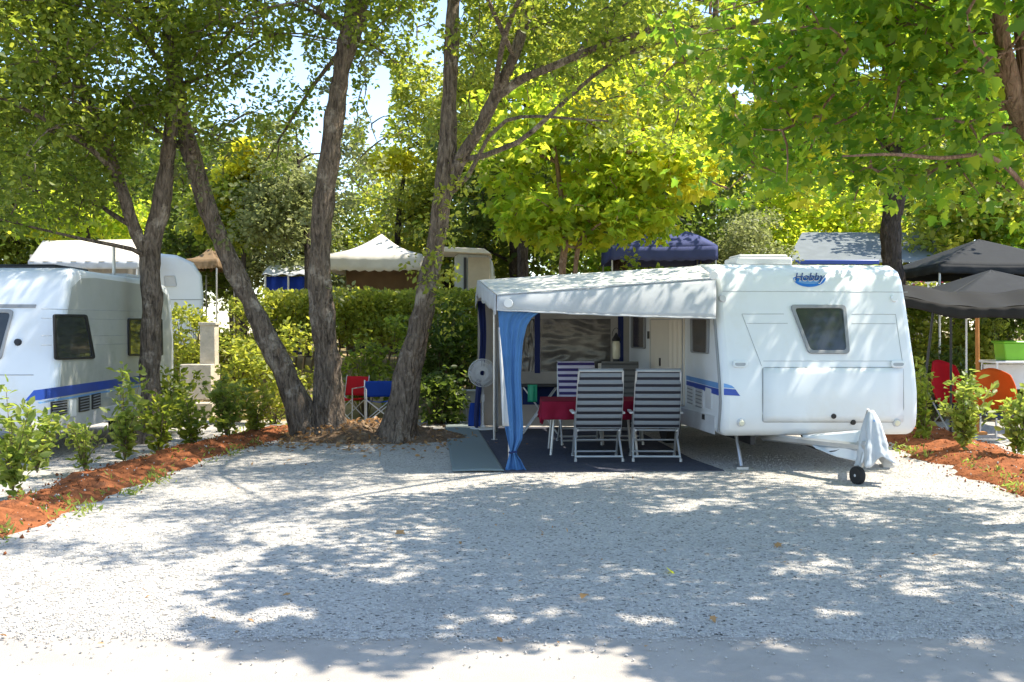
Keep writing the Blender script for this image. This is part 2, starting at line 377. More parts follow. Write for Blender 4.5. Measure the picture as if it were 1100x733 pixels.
def clusters_in(ells, n, rng=RNG):
    w = np.array([e[1][0]*e[1][1]*e[1][2] for e in ells], float)
    w = np.array([e[2] if len(e) > 2 else 1 for e in ells], float)*w**.8; w /= w.sum()
    out = []
    for k in rng.choice(len(ells), n, p=w):
        c, r = ells[k][0], ells[k][1]
        d = rng.normal(size=3); d /= np.linalg.norm(d); t = rng.uniform(.25, 1)**.5
        out.append([c[0]+d[0]*r[0]*t, c[1]+d[1]*r[1]*t, c[2]+d[2]*r[2]*t])
    return np.array(out)
def leaves_of(cl, rad, per, rng=RNG, flat=.6):
    n = len(cl); o = rng.normal(size=(n, per, 3)); o /= np.linalg.norm(o, axis=2)[..., None]
    o *= (rng.uniform(0, 1, (n, per, 1))**.45)*rad*rng.uniform(.6, 1.3, (n, 1, 1)); o[..., 2] *= flat
    C = (cl[:, None, :]+o).reshape(-1, 3); out = (o/np.maximum(np.linalg.norm(o, axis=2)[..., None], 1e-6)).reshape(-1, 3)
    return C, out
def bark_tube(mb, pts, radii, n=14, step=.09, rough=.12, seed=0.0, flare=0):
    path = smooth_path(pts, step); rs = lerp_list(radii, len(path)); b = len(mb.v)
    if flare:
        L = 0.0
        for i in range(len(path)):
            if i: L += (path[i]-path[i-1]).length
            rs[i] *= 1+flare*math.exp(-L/.3)
    mb.tube(path, rs, n)
    for i in range(b, len(mb.v)):
        v = mb.v[i]; p = path[(i-b)//n]; d = v-p
        k = mnoise.noise(v*1.7+Vector((seed, 0, 0)))*1.1+mnoise.noise(v*4.5+Vector((0, seed, 0)))*.8+mnoise.noise(v*13+Vector((0, seed, 0)))*.35+mnoise.noise(Vector((v.x*15, v.y*15, v.z*2.6+seed)))*.6
        a = math.atan2(d.y, d.x); k2 = 0
        if flare: k2 = .35*max(0, math.sin(a*4+seed))*math.exp(-max(0, v.z-path[0].z)/.3)
        mb.v[i] = p+d*(1+rough*k*1.6+k2)
    return path
def limbs(mb, spine, cl, nb, r0, rng, r_twig=.012):
    """boughs from the spine to far clusters, twigs from the nearest bough to each cluster"""
    sp = np.array([list(p) for p in spine]); pts = [tuple(p) for p in spine]
    chosen = [int(rng.integers(len(cl)))]
    dd = np.linalg.norm(cl-cl[chosen[0]], axis=1)
    for _ in range(min(nb, len(cl))-1):
        k = int(np.argmax(dd)); chosen.append(k); dd = np.minimum(dd, np.linalg.norm(cl-cl[k], axis=1))
    nodes = list(sp)
    for k in chosen:
        t = cl[k]; lo = sp[sp[:, 2] < t[2]-.2*np.linalg.norm(sp[:, :2]-t[:2], axis=1)]
        if not len(lo): lo = sp
        s = lo[np.argmin(np.linalg.norm(lo-t, axis=1))]
        L = np.linalg.norm(t-s); mid = (s+t)/2+np.array([0, 0, .12*L])+rng.normal(size=3)*.06*L
        path = smooth_path([s, s*.7+mid*.3+rng.normal(size=3)*.03*L, mid, t], .35)
        mb.tube(path, lerp_list([r0, r0*.6, r0*.25], len(path)), 6, False); nodes += [np.array(q) for q in path[2:]]
    nodes = np.array(nodes); rest = cl.copy()
    best = np.array([np.min(np.linalg.norm(nodes-t, axis=1)) for t in rest]); near = np.array([nodes[np.argmin(np.linalg.norm(nodes-t, axis=1))] for t in rest])
    while len(rest):                       # nearest cluster first, so that twigs branch off twigs
        k = int(np.argmin(best)); t, q, L = rest[k], near[k], best[k]
        rest = np.delete(rest, k, 0); best = np.delete(best, k); near = np.delete(near, k, 0)
        if L < .12: new = [t]
        else:
            bend = rng.normal(size=3)*.10*L; a_ = q*.66+t*.34+bend+np.array([0, 0, .05*L]); b_ = q*.33+t*.67+bend*.8+np.array([0, 0, .06*L])
            mb.tube([q, a_, b_, t], [r_twig*1.1, r_twig*.9, r_twig*.7, r_twig*.4], 4, False); new = [a_, b_, t]
        for w_ in new:
            if len(rest):
                d = np.linalg.norm(rest-w_, axis=1); m_ = d < best; best[m_] = d[m_]; near[m_] = w_
# ------------------------------------------------------------------ the setting
def sstep(t): t = max(0., min(1., t)); return t*t*(3-2*t)
def TH(x, y):
    a = 19.2 if x < 3 else 21.0
    h = 1.1*sstep((y-a)/3.2)
    if y > a: h += .10*mnoise.noise(Vector((x*.7, y*.7, 0)))*sstep((y-a)/2)
    return h
def sheet(name, mat, xs, ys, zf):
    vs = [(x, y, zf(x, y)) for y in ys for x in xs]; n = len(xs)
    fs = [(j*n+i, j*n+i+1, (j+1)*n+i+1, (j+1)*n+i) for j in range(len(ys)-1) for i in range(n-1)]
    me = bpy.data.meshes.new(name); me.from_pydata(vs, [], fs)
    for p in me.polygons: p.use_smooth = True
    return tag(link_mesh(name, me, mat), kind='structure')
xs = [-160, -90, -50, -30]+[-20+i*.5 for i in range(81)]+[30, 50, 90, 160]
ys = [-25, -10, 0, 5, 10, 15, 17]+[18+i*.4 for i in range(40)]+[36, 42, 55, 80, 140, 240]
sheet('ground', M['terrain'], xs, ys, lambda x, y: TH(x, y)-.004)
def edge(x, base, amp, s): return base+amp*(mnoise.noise(Vector((x*1.3, s, 0)))+.6*mnoise.noise(Vector((x*6, s, 3)))+.4*mnoise.noise(Vector((x*17, s, 7))))
def strip(name, mat, x0, x1, nx, ya, yb, z):
    vs = []; fs = []
    for i in range(nx+1):
        x = x0+(x1-x0)*i/nx
        ka, kb = ya(x), yb(x)
        for j in range(5): vs.append((x, ka+(kb-ka)*(0, .004, .3, .6, 1)[j], z if j or z < .008 else .0015))
    for i in range(nx):
        for j in range(4): fs.append((i*5+j, (i+1)*5+j, (i+1)*5+j+1, i*5+j+1))
    me = bpy.data.meshes.new(name); me.from_pydata(vs, [], fs); return tag(link_mesh(name, me, mat), kind='structure')
strip('road', M['road'], -60, 60, 60, lambda x: -7, lambda x: 5.9, .004)
strip('gravel_pitch', M['gravel'], -40, 40, 2400, lambda x: edge(x, 5.47, .07, 2.), lambda x: edge(x, 18.7, .5, 9.), .010)
# loose stones lying on the gravel and kicked onto the road edge
def stones(n):
    T = np.array([[1, 0, 0], [-1, 0, 0], [0, 1, 0], [0, -1, 0], [0, 0, 1], [0, 0, -1]], float)
    Fc = np.array([[0, 2, 4], [2, 1, 4], [1, 3, 4], [3, 0, 4], [2, 0, 5], [1, 2, 5], [3, 1, 5], [0, 3, 5]])
    Y = 5.5+RNG.random(n)**1.4*8.0+RNG.normal(size=n)*.07
    k = RNG.random(n) < .012; Y[k] = 5.5-np.abs(RNG.normal(size=k.sum()))*.25
    X = (RNG.random(n)-.5)*1.12*Y
    ok = ~((X < -3.75) & (Y < 13)) ; X, Y = X[ok], Y[ok]; n = len(X)
    sc = RNG.uniform(.004, .010, (n, 1, 1))*RNG.uniform(.6, 1.25, (n, 1, 3)); sc[:, :, 2] *= .7
    V = T[None]*sc+RNG.normal(size=(n, 6, 3))*.0016
    a = RNG.random(n)*6.28; c, s_ = np.cos(a), np.sin(a)
    W = V.copy(); W[..., 0] = V[..., 0]*c[:, None]-V[..., 1]*s_[:, None]; W[..., 1] = V[..., 0]*s_[:, None]+V[..., 1]*c[:, None]
    W[..., 0] += X[:, None]; W[..., 1] += Y[:, None]; W[..., 2] += .012
    me = bpy.data.meshes.new('gravel_stones')
    L = (np.arange(n)[:, None, None]*6+Fc[None]).reshape(-1)
    me.vertices.add(n*6); me.vertices.foreach_set('co', W.astype(np.float32).ravel())
    me.loops.add(len(L)); me.loops.foreach_set('vertex_index', L.astype(np.int32)); m = len(L)//3
    me.polygons.add(m); me.polygons.foreach_set('loop_start', (np.arange(m)*3).astype(np.int32)); me.polygons.foreach_set('loop_total', np.full(m, 3, np.int32))
    me.update(calc_edges=True)
    return tag(link_mesh('gravel_stones', me, M['stone']), kind='stuff')
stones(42000)
def soil_bed(line, wid, hgt, seed):
    path = smooth_path([Vector((x, y, 0)) for x, y in line], .06); n = 18; mb = MB()
    vs = []
    for i, p in enumerate(path):
        t = (path[min(i+1, len(path)-1)]-path[max(i-1, 0)]).normalized(); s = Vector((t.y, -t.x, 0))
        w = wid*(1+.40*mnoise.noise(Vector((p.y*1.1, seed, 0)))+.22*mnoise.noise(Vector((p.y*4, seed, 0)))); e = min(1, i/8, (len(path)-1-i)/8)
        for k in range(n+1):
            u = k/n*2-1; q = p+s*u*w
            prof = max(0, 1-u*u)**.8
            z = hgt*prof*e*(1+.45*mnoise.noise(q*1.5+Vector((0, 0, seed))))+prof*(.06*mnoise.noise(q*3.6)+.045*mnoise.noise(q*8)+.03*mnoise.noise(q*21))
            vs.append((q.x, q.y, .003+max(z, 0) if 0 < k < n else -.01))
    fs = [(i*(n+1)+k, i*(n+1)+k+1, (i+1)*(n+1)+k+1, (i+1)*(n+1)+k) for i in range(len(path)-1) for k in range(n)]
    mb.add(vs, fs); o = mb.build('soil_bed', M['soil'], smooth=True); tag(o, kind='structure')
soil_bed([(-4.75, 6.6), (-4.55, 9), (-4.5, 12), (-4.25, 14.5), (-3.7, 17)], .47, .10, 3.)
soil_bed([(6.05, 8.2), (5.95, 10.5), (6.0, 12.5), (6.35, 15), (6.6, 17)], .70, .13, 8.)

def clods(name, spots, mat, lo, hi):
    T = np.array([[1, 0, 0], [-1, 0, 0], [0, 1, 0], [0, -1, 0], [0, 0, 1], [0, 0, -1], [.6, .6, .6], [-.6, .6, .5], [.5, -.6, .6]], float)[:6]
    Fc = np.array([[0, 2, 4], [2, 1, 4], [1, 3, 4], [3, 0, 4], [2, 0, 5], [1, 2, 5], [3, 1, 5], [0, 3, 5]]); n = len(spots)
    sc = (lo+(hi-lo)*RNG.random((n, 1, 1))**3)*RNG.uniform(.6, 1.25, (n, 1, 3)); V = T[None]*sc+RNG.normal(size=(n, 6, 3))*sc.mean(2, keepdims=True)*.28+spots[:, None, :]
    me = bpy.data.meshes.new(name); L = (np.arange(n)[:, None, None]*6+Fc[None]).reshape(-1); m = len(L)//3
    me.vertices.add(n*6); me.vertices.foreach_set('co', V.astype(np.float32).ravel()); me.loops.add(len(L)); me.loops.foreach_set('vertex_index', L.astype(np.int32))
    me.polygons.add(m); me.polygons.foreach_set('loop_start', (np.arange(m)*3).astype(np.int32)); me.polygons.foreach_set('loop_total', np.full(m, 3, np.int32)); me.update(calc_edges=True)
    return tag(link_mesh(name, me, mat), kind='stuff')
import mathutils
dgx = bpy.context.evaluated_depsgraph_get()
S_ = []; G_ = []
for bed in [o for o in bpy.data.objects if o.name.startswith('soil_bed')]:
    co_ = np.array([list(v.co) for v in bed.data.vertices]); k = RNG.integers(0, len(co_), 2000); q = co_[k]+RNG.normal(size=(2000, 3))*np.array([.03, .03, .0]); q[:, 2] = np.maximum(q[:, 2], .012)+.004; S_.append(q)
    e_ = co_[(co_[:, 2] < .03)]; k = RNG.integers(0, len(e_), 900); q = e_[k]+RNG.normal(size=(900, 3))*np.array([.13, .05, 0]); q[:, 2] = .022; S_.append(q)
    k = RNG.integers(0, len(co_), 260); q = co_[k].copy(); q[:, 2] = np.maximum(q[:, 2], .012)+.006; G_.append(q)
clods('soil_clods', np.concatenate(S_), M['soil'], .004, .022)
clods('bed_stones', np.concatenate(G_), M['stone'], .006, .02)
# ------------------------------------------------------------------ caravans
FRONT = [(.12, .42), (.03, .52), (.0, .70), (.0, .95), (.05, 1.22), (.12, 1.45), (.30, 2.05), (.35, 2.2), (.41, 2.35), (.50, 2.46), (.68, 2.53)]
class Caravan:
    def __init__(s, name, label, O, slope, W, L, group=None, roof=2.57, prof=FRONT):
        l = math.hypot(1, slope); s.ex = Vector((1, slope, 0))/l; s.ey = Vector((-slope, 1, 0))/l
        s.O = Vector((O[0], O[1], 0)); s.W = W; s.L = L; s.prof = prof
        s.root = thing(name, label, 'caravan', s.w(W/2, L/2, 0), math.atan2(s.ex.y, s.ex.x), group)
        body = [(v, z) for v, z in prof]+[(1.25, roof), (L-1.0, roof), (L-.4, roof-.06), (L-.15, roof-.25), (L, 1.5), (L, .42)]
        mb = MB(); mb.prism([s.w(0, v, z) for v, z in body], s.ex*W)
        s.body = mb.build('body', M['white'], s.root, bevel=.085, seg=4)
    def w(s, u, v, z): return s.O+s.ex*u+s.ey*v+Vector((0, 0, z))
    def fv(s, z):
        p = s.prof
        if z <= p[0][1]: return p[0][0]
        for (a, za), (b, zb) in zip(p, p[1:]):
            if z <= zb: return a+(b-a)*(z-za)/(zb-za)
        return p[-1][0]
    def fn(s, z):
        d = (s.fv(z+.06)-s.fv(z-.06))/.12
        return (-s.ey+Vector((0, 0, d))).normalized()
    def fp(s, px, py, off=0.0):
        d = Vector(((px-CX)/F, 1, (HY-py)/F)); v = 0.0
        for _ in range(25):
            t = (s.w(0, v, 0)-CAM).dot(s.ey)/d.dot(s.ey); q = CAM+d*t; v = v*.4+.6*s.fv(q.z)
        return q+s.fn(q.z)*off
    def sp(s, px, py, off=0.0, right=False):
        d = Vector(((px-CX)/F, 1, (HY-py)/F)); n = s.ex if right else -s.ex
        o = s.w(s.W if right else 0, 0, 0); t = (o-CAM).dot(n)/d.dot(n)
        return CAM+d*t+n*off
def roundpoly(pts, r, n=5):
    out = []; m = len(pts); pts = [Vector((p[0], p[1], 0)) for p in pts]
    for i in range(m):
        a, b, c = pts[i-1], pts[i], pts[(i+1) % m]
        k = min(r, (a-b).length*.45, (c-b).length*.45)
        p, q = b+(a-b).normalized()*k, b+(c-b).normalized()*k
        for j in range(n+1):
            t = j/n; v = p*(1-t)**2+b*2*t*(1-t)+q*t*t; out.append((v.x, v.y))
    return out
def shrink(pts, k, ky=None):
    cx = sum(p[0] for p in pts)/len(pts); cy = sum(p[1] for p in pts)/len(pts); ky = k if ky is None else ky
    return [(cx+(x-cx)*k, cy+(y-cy)*ky) for x, y in pts]
def window(parent, f, pts, nrm, k=.9, ky=None, r=4, frame='grey_trim', glass='glass', dark=False):
    o = roundpoly(pts, r); i = shrink(o, k, ky)
    w = MB(); w.ring([f(x, y, .001) for x, y in o], [f(x, y, .001) for x, y in i], nrm*.026)
    fr = w.build('window', M[frame], parent, bevel=.006)
    p = MB(); p.prism([f(x, y, -.01) for x, y in i], nrm*.024); p.build('pane', M[glass], fr)
    return fr
def patch(parent, name, f, pts, mat, off=.004, r=0, th=.003, nrm=None, bevel=0):
    o = roundpoly(pts, r) if r else pts
    a = [f(x, y, off) for x, y in o]; mb = MB(); mb.prism([p-nrm*th for p in a], nrm*th); return mb.build(name, M[mat], parent, bevel=bevel)
def seamline(mb, f, pts, r=.0035, closed=False, off=.001, n=6):
    q = []
    pp = pts+[pts[0]] if closed else pts
    for a, b in zip(pp, pp[1:]):
        for k in range(n): q.append(f(a[0]+(b[0]-a[0])*k/n, a[1]+(b[1]-a[1])*k/n, off))
    q.append(f(pp[-1][0], pp[-1][1], off)); mb.tube(q, r, 5)
def wheel(parent, c, ax, rad=.33, wid=.19):
    rot = ax.to_track_quat('Z', 'Y').to_matrix()
    def T(mb, prof):
        t = MB(); t.lathe(prof, n=24); mb.add([rot @ p+c for p in t.v], t.f)
    t = MB(); T(t, [(rad*.62, -wid/2), (rad*.94, -wid/2), (rad, -wid*.3), (rad, wid*.3), (rad*.94, wid/2), (rad*.62, wid/2)]); w = t.build('wheel', M['rubber'], parent, smooth=True)
    h = MB(); T(h, [(rad*.6, -wid*.2), (rad*.62, wid*.5), (rad*.5, wid*.42), (rad*.2, wid*.36), (rad*.16, wid*.5), (.01, wid*.52)]); h.build('rim', M['pale_trim'], w, smooth=True)
def chassis(cv, steady=True):
    mb = MB()
    for u in (.45, cv.W-.45): mb.box(cv.w(u, cv.L*.5, .36), (.06, cv.L-.5, .12), Matrix.Rotation(math.atan2(cv.ex.y, cv.ex.x), 3, 'Z'))
    mb.tube([cv.w(.05, cv.L*.55, .33), cv.w(cv.W-.05, cv.L*.55, .33)], .04, 8)
    mb.build('chassis', M['black'], cv.root)
    for u in (.12, cv.W-.12): wheel(cv.root, cv.w(u, cv.L*.55, .33), cv.ex*(-1 if u < 1 else 1))
    for u, v in ((.3, .45), (cv.W-.3, .45), (.3, cv.L-.5), (cv.W-.3, cv.L-.5)):
        m = MB(); q = cv.w(u, v, 0); s = -1 if v < 2 else 1
        m.tube([cv.w(u, v-.35*s*0, .42), cv.w(u, v+.22*s, .04)], .022, 6); m.box(cv.w(u, v+.22*s, .025), (.14, .14, .03))
        m.build('steady_leg', M['steel'], cv.root)

cv = Caravan('caravan', 'white touring caravan with blue side stripe and grey front window, joined to the blue-curtained awning', (2.52, 11.9), .085, 2.44, 5.7)
rt, body = cv.root, cv.body
chassis(cv)
nF = cv.fn(1.7)
window(rt, cv.fp, [(848, 328), (908, 328), (912.5, 380.5), (868, 380.5)], nF, .86, .86, 5, 'grey_trim')
mb = MB()
seamline(mb, cv.fp, [(776, 313), (975, 314)]); seamline(mb, cv.fp, [(797, 337.5), (842, 337.5)]); seamline(mb, cv.fp, [(915, 337.5), (962, 338)])
seamline(mb, cv.fp, [(802, 347.5), (846, 347.5)]); seamline(mb, cv.fp, [(915, 347.5), (962, 348)]); seamline(mb, cv.fp, [(797, 337.5), (818, 393), (818, 393.5)])
seamline(mb, cv.fp, [(962, 338), (970, 393)]); seamline(mb, cv.fp, [(820, 388), (968, 388)], .003)
mb.build('panel_seam', M['seam'], rt)
lk = MB(); pts = roundpoly([(819, 395), (970, 395), (970.5, 440), (962, 453.5), (819, 453.5)], 3)
nb = 6
def patchgrid(f, x0, x1, y0, y1, nx, ny, off): return lambda a, b: f(x0+(x1-x0)*a, y0+(y1-y0)*b, off)
lk.grid(patchgrid(cv.fp, 819.6, 969.6, 395.6, 453, 10, 8, .012), 10, 8)
hatch = lk.build('locker_door', M['white'], rt, smooth=True, solid=.006)
mb = MB(); seamline(mb, cv.fp, pts, .006, True, .004, 2); mb.build('door_seal', M['seam'], hatch)
for x, y in ((895, 447), (916, 453.5)):
    m = MB(); c = cv.fp(x, y, .0); n = cv.fn(c.z); m.tube([c, c+n*.03], [.036, .03], 12); m.build('latch', M['black'], rt if y > 450 else hatch, bevel=.004)
for x in (796, 963):
    m = MB(); c = cv.fp(x, 454, .0); n = cv.fn(c.z); m.tube([c-n*.005, c+n*.03], [.055, .045], 16); l = m.build('marker_light', M['pale_trim'], rt, smooth=True)
    m = MB(); m.tube([c+n*.029, c+n*.042], [.036, .026], 14); m.build('lens', M['lamp_lens'], l, smooth=True)
for x in (794.5, 964):
    m = MB(); e = roundpoly([(x-8.5, 388), (x+8.5, 388), (x+7, 395.5), (x-7, 395.5)], 5)
    m.prism([cv.fp(a, b, -.004) for a, b in e], cv.fn(1.25)*.035); g = m.build('grab_handle', M['white'], rt, bevel=.01)
    m = MB(); e2 = shrink(e, .72, .45); m.prism([cv.fp(a, b+.6, .029) for a, b in e2], cv.fn(1.25)*.004); m.build('recess', M['seam'], g)
for x in (772, 960):
    m = MB(); c = cv.fp(min(x+4, 960), 321, .0); n = cv.fn(c.z); m.tube([c, c+n*.02], [.05, .04], 14)
    m.build('marker_lamp', M['pale_trim'] if x < 900 else M['white'], rt, smooth=True)
m = MB(); m.prism([cv.w(cv.W-.012, cv.fv(.62)+.10, .60), cv.w(cv.W-.012, cv.fv(.62)+.10, .66), cv.w(cv.W-.012, cv.fv(.62)+.2, .66), cv.w(cv.W-.012, cv.fv(.62)+.2, .60)], cv.ex*.03); m.build('side_reflector', M['orange_lens'], rt)
# maker's logo on the front
e = [(869.5+17.5*math.cos(a), 299+9.5*math.sin(a)) for a in [math.pi*k/20 for k in range(21)]]+[(869.5+17.5*math.cos(math.pi+math.pi*k/10), 299+2.2*math.sin(math.pi+math.pi*k/10)) for k in range(1, 10)]
patch(rt, 'logo_swoosh', cv.fp, e, 'logo_blue', .006, nrm=cv.fn(2.3))
e = [(869.5+13*math.cos(a), 302.4+3.2*math.sin(a)) for a in [math.pi*k/14 for k in range(15)]]
patch(rt, 'logo_highlight', cv.fp, e, 'lightblue_decal', .009, nrm=cv.fn(2.3))
def lettering(text, f, x0, x1, ybase, parent, mat, nrm, shear=.25, off=.012, sy=1.0, ext=.0, bold=.012):
    cu = bpy.data.curves.new('lettering', 'FONT'); cu.body = text; cu.size = 1; cu.shear = shear; cu.offset = bold; cu.extrude = .01
    ob = bpy.data.objects.new('lettering', cu); COL.objects.link(ob)
    dg = bpy.context.evaluated_depsgraph_get(); me = bpy.data.meshes.new_from_object(ob.evaluated_get(dg)); bpy.data.objects.remove(ob)
    xsv = [v.co.x for v in me.vertices]; a, b = min(xsv), max(xsv); k = (x1-x0)/(b-a); inv = WM[parent.name].inverted()
    for v in me.vertices:
        q = f(x0+(v.co.x-a)*k, ybase-v.co.y*k*sy, off)+nrm*(v.co.z*.2+ext); v.co = inv @ q
    return link_mesh('lettering', me, M[mat], parent)
lettering('Hobby', cv.fp, 852.4, 887.2, 302.3, rt, 'white', cv.fn(2.3), off=.010, sy=.95, bold=.035)
lettering('Hobby', cv.fp, 853.4, 886.2, 302, rt, 'logo_dark', cv.fn(2.3), off=.016, sy=.95, bold=.008)
# left side
nS = -cv.ex
window(rt, cv.sp, [(743, 342), (762.5, 342), (762, 380.5), (743.5, 379)], nS, .82, .93, 2, 'grey_trim', 'glass_warm')
window(rt, cv.sp, [(679, 338), (694, 337), (694, 375), (679, 374)], nS, .8, .92, 1.5, 'grey_trim', 'glass_warm')
door = patch(rt, 'door', cv.sp, [(699, 342), (736, 341), (736, 437), (699, 428)], 'cream', .02, r=2, th=.02, nrm=nS, bevel=.006)
m = MB(); c = cv.sp(711, 389, .02); m.box(c, (.05, .03, .12)); m.build('handle', M['black'], door)
m = MB(); seamline(m, cv.sp, [(700.5, 343.5), (735, 342.5), (735, 435), (700.5, 427)], .006, True, .021); m.build('door_seal', M['seam'], door)
m = MB(); q = cv.sp(727, 350, .02); m.grid(lambda a, b: cv.sp(720+15*a, 344+78*b, .03+.012*math.sin(a*19)), 30, 4); m.build('fly_screen', M['cream'], door, smooth=True)
patch(rt, 'light_switch', cv.sp, [(696.5, 356), (699, 356), (699, 364), (696.5, 364)], 'black', .02, nrm=nS, th=.02)
patch(rt, 'blue_stripe', cv.sp, [(737.5, 403.5), (772, 411.5), (772, 417.5), (737.5, 408)], 'lightblue_decal', .004, nrm=nS)
patch(rt, 'blue_stripe', cv.sp, [(737.5, 409), (772, 418), (772, 425), (737.5, 413.5)], 'blue_decal', .004, nrm=nS)
patch(rt, 'blue_stripe', cv.fp, [(777.5, 412), (786, 414.5), (789.5, 417.5), (777.5, 416.5)], 'lightblue_decal', .005, nrm=cv.fn(.9))
patch(rt, 'blue_stripe', cv.fp, [(777.5, 417.5), (790, 418.5), (795, 425.5), (777.5, 424.5)], 'blue_decal', .005, nrm=cv.fn(.9))
for a, b in (((739, 414), (746, 433)), ((748, 417), (756, 437))):
    v_ = patch(rt, 'vent', cv.sp, [a, (b[0], a[1]+2), (b[0], b[1]+2), (a[0], b[1])], 'pale_trim', .014, nrm=nS, th=.014)
    m = MB()
    for k in range(5):
        y = a[1]+3+(b[1]-a[1]-4)*k/4; m.tube([cv.sp(a[0]+1, y, .018), cv.sp(b[0]-1, y+2, .018)], .008, 5)
    m.build('louvre', M['grey_trim'], v_)
patch(rt, 'service_flap', cv.sp, [(758.5, 416), (764.5, 418), (764.5, 440), (758.5, 438)], 'pale_trim', .012, nrm=nS, th=.012, r=1)
patch(rt, 'service_flap', cv.sp, [(755, 445), (757.5, 445.5), (757.5, 451), (755, 450.5)], 'black', .014, nrm=nS, th=.014)
patch(rt, 'side_skirt', cv.sp, [(690, 428), (768, 447), (768, 467), (690, 441)], 'pale_trim', .006, nrm=nS, th=.006)
m = MB(); q = []
for y, x in ((300, 768.5), (312, 769), (340, 770), (380, 772.5), (420, 775), (440, 775), (464, 773)): q.append(cv.sp(x, y, .012) if x < 760 else cv.w(-.012, cv.fv(1.7+(HY-y)/F*12)+.08, 1.7+(HY-y)/F*12.05))
m.tube(smooth_path(q, .1), .016, 6); m.build('awning_rail', M['grey_trim'], rt, smooth=True)
# roof gear
m = MB(); m.box(cv.w(.85, 1.25, 2.60), (.75, .55, .10), Matrix.Rotation(.08, 3, 'Z')); m.box(cv.w(.85, 1.25, 2.665), (.66, .47, .05), Matrix.Rotation(.08, 3, 'Z')); m.build('roof_hatch', M['pale_trim'], rt, bevel=.025)
m = MB(); m.box(cv.w(1.5, 3.6, 2.60), (.5, .5, .08), Matrix.Rotation(.08, 3, 'Z')); m.build('roof_hatch', M['pale_trim'], rt, bevel=.025)
# drawbar, fairing, hitch
hp = cv.w(1.30, -1.05, .42)
m = MB()
for s in (-.62, .62): m.tube([cv.w(1.25+s, .4, .38), hp+Vector((0, .1, -.02))], .045, 6)
m.tube([hp+Vector((0, .25, 0)), hp+Vector((0, -.1, .02))], [.05, .06], 8); m.tube([hp+Vector((.05, .30, .06)), hp+Vector((.06, .22, .26)), hp+Vector((.06, .12, .40))], .016, 6); m.build('drawbar', M['steel'], rt)
m = MB(); m.tube(smooth_path([hp+Vector((-.02, .2, .05)), hp+Vector((-.25, .5, -.12)), cv.w(.95, .2, .36)], .08), .012, 6); m.build('cable', M['rubber'], rt, smooth=True)
m = MB(); m.prism([cv.fp(860, 468, .0)+Vector((0, -.03, 0)), P(928, 463, 11.1), P(928, 498, 11.1), P(898, 491, 11.3), P(876, 482, 11.5)], cv.ex*.05+cv.ey*.12)
m.build('drawbar_fairing', M['white'], rt, bevel=.02)
jc = P(921, 507, 10.95); ap = P(936, 443, 11.0)
wheel(rt, Vector((jc.x, 10.95, .105)), Vector((-1, -.35, 0)).normalized(), .10, .07)
m = MB(); m.tube([Vector((jc.x+.05, 10.98, .2)), Vector((ap.x, 11.0, .70))], .026, 8); m.tube([Vector((jc.x+.02, 10.95, .12)), Vector((jc.x+.05, 10.97, .24))], .02, 6); m.build('jockey_stand', M['steel'], rt)
# cloth cover over the hitch
ap = P(936, 443, 11.0)
def hood(a, b):
    th = a*2*math.pi; r = .03+.04*min(1, b*5)+.13*b**.9
    fold = 1+(.24*math.sin(th*5+.7)+.14*math.sin(th*8+2))*b**.7
    z = ap.z-.54*b-(.05*math.sin(th*2+1.1)+.03*math.sin(th*5))*b**3
    q = Vector((ap.x+math.cos(th)*r*fold*.82+.03*b, ap.y+math.sin(th)*r*fold*1.15, z+.02*(1-b)))
    return q+Vector((math.cos(th), math.sin(th), 0))*.03*b*(mnoise.noise(q*9)+.5*mnoise.noise(q*22))
m = MB(); m.grid(hood, 72, 22); m.add([hood(k/72, 0) for k in range(72)], [tuple(range(72))])
hc = m.build('hitch_cover', cloth('hitch_cover_fabric', (.58, .61, .64), .15, bump=.5), loc=(ap.x, ap.y, 0), smooth=True, solid=.004)
tag(hc, 'pale grey-blue cloth hood draped over the caravan hitch', 'cover')
m = MB(); m.grid(lambda a, b: hood(.70+.035*a, .17+.03*b)+Vector((-.008, -.03, 0)), 6, 3)
m.build('printed_band', M['lightblue_decal'], hc, solid=.002)

# the neighbour's caravan on the left
c2 = Caravan('caravan', 'white caravan cut by the left edge, two dark side windows and a blue stripe', (-8.22, 12.55), .02, 2.44, 4.75, roof=2.52)
r2 = c2.root; chassis(c2)
S2 = lambda x, y, o=0.0: c2.sp(x, y, o, True)
n2 = c2.ex
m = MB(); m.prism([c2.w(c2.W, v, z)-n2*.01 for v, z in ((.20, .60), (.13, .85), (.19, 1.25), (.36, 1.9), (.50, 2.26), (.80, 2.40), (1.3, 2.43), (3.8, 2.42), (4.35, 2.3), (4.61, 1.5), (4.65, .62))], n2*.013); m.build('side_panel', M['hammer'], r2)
window(r2, S2, [(56, 337.5), (92, 338), (101, 385.5), (57.5, 387)], n2, .88, .9, 3, 'black')
window(r2, S2, [(136.5, 342), (173, 342.5), (174, 382), (137, 382.5)], n2, .9, .9, 2, 'black')
m = MB()
for ya, yb in ((332, 335), (342, 344), (361, 360), (371, 369), (432, 424)):
    for x0, x1 in (((44, 135) if ya in (332, 432) else (44, 55)), ((92 if ya not in (332, 432) else 135), 136), (136, 176)):
        k = lambda x: ya+(yb-ya)*(x-44)/132
        if x1-x0 > 3: seamline(m, S2, [(x0, k(x0)), (x1, k(x1))], .004, off=.004)
m.build('panel_seam', M['seam'], r2)
patch(r2, 'blue_stripe', S2, [(26, 431), (36, 419.5), (171, 401), (171, 408.5), (42, 430)], 'blue_decal', .006, nrm=n2)
patch(r2, 'blue_stripe', S2, [(40, 432), (171, 410.5), (171, 412), (42, 434)], 'lightblue_decal', .006, nrm=n2)
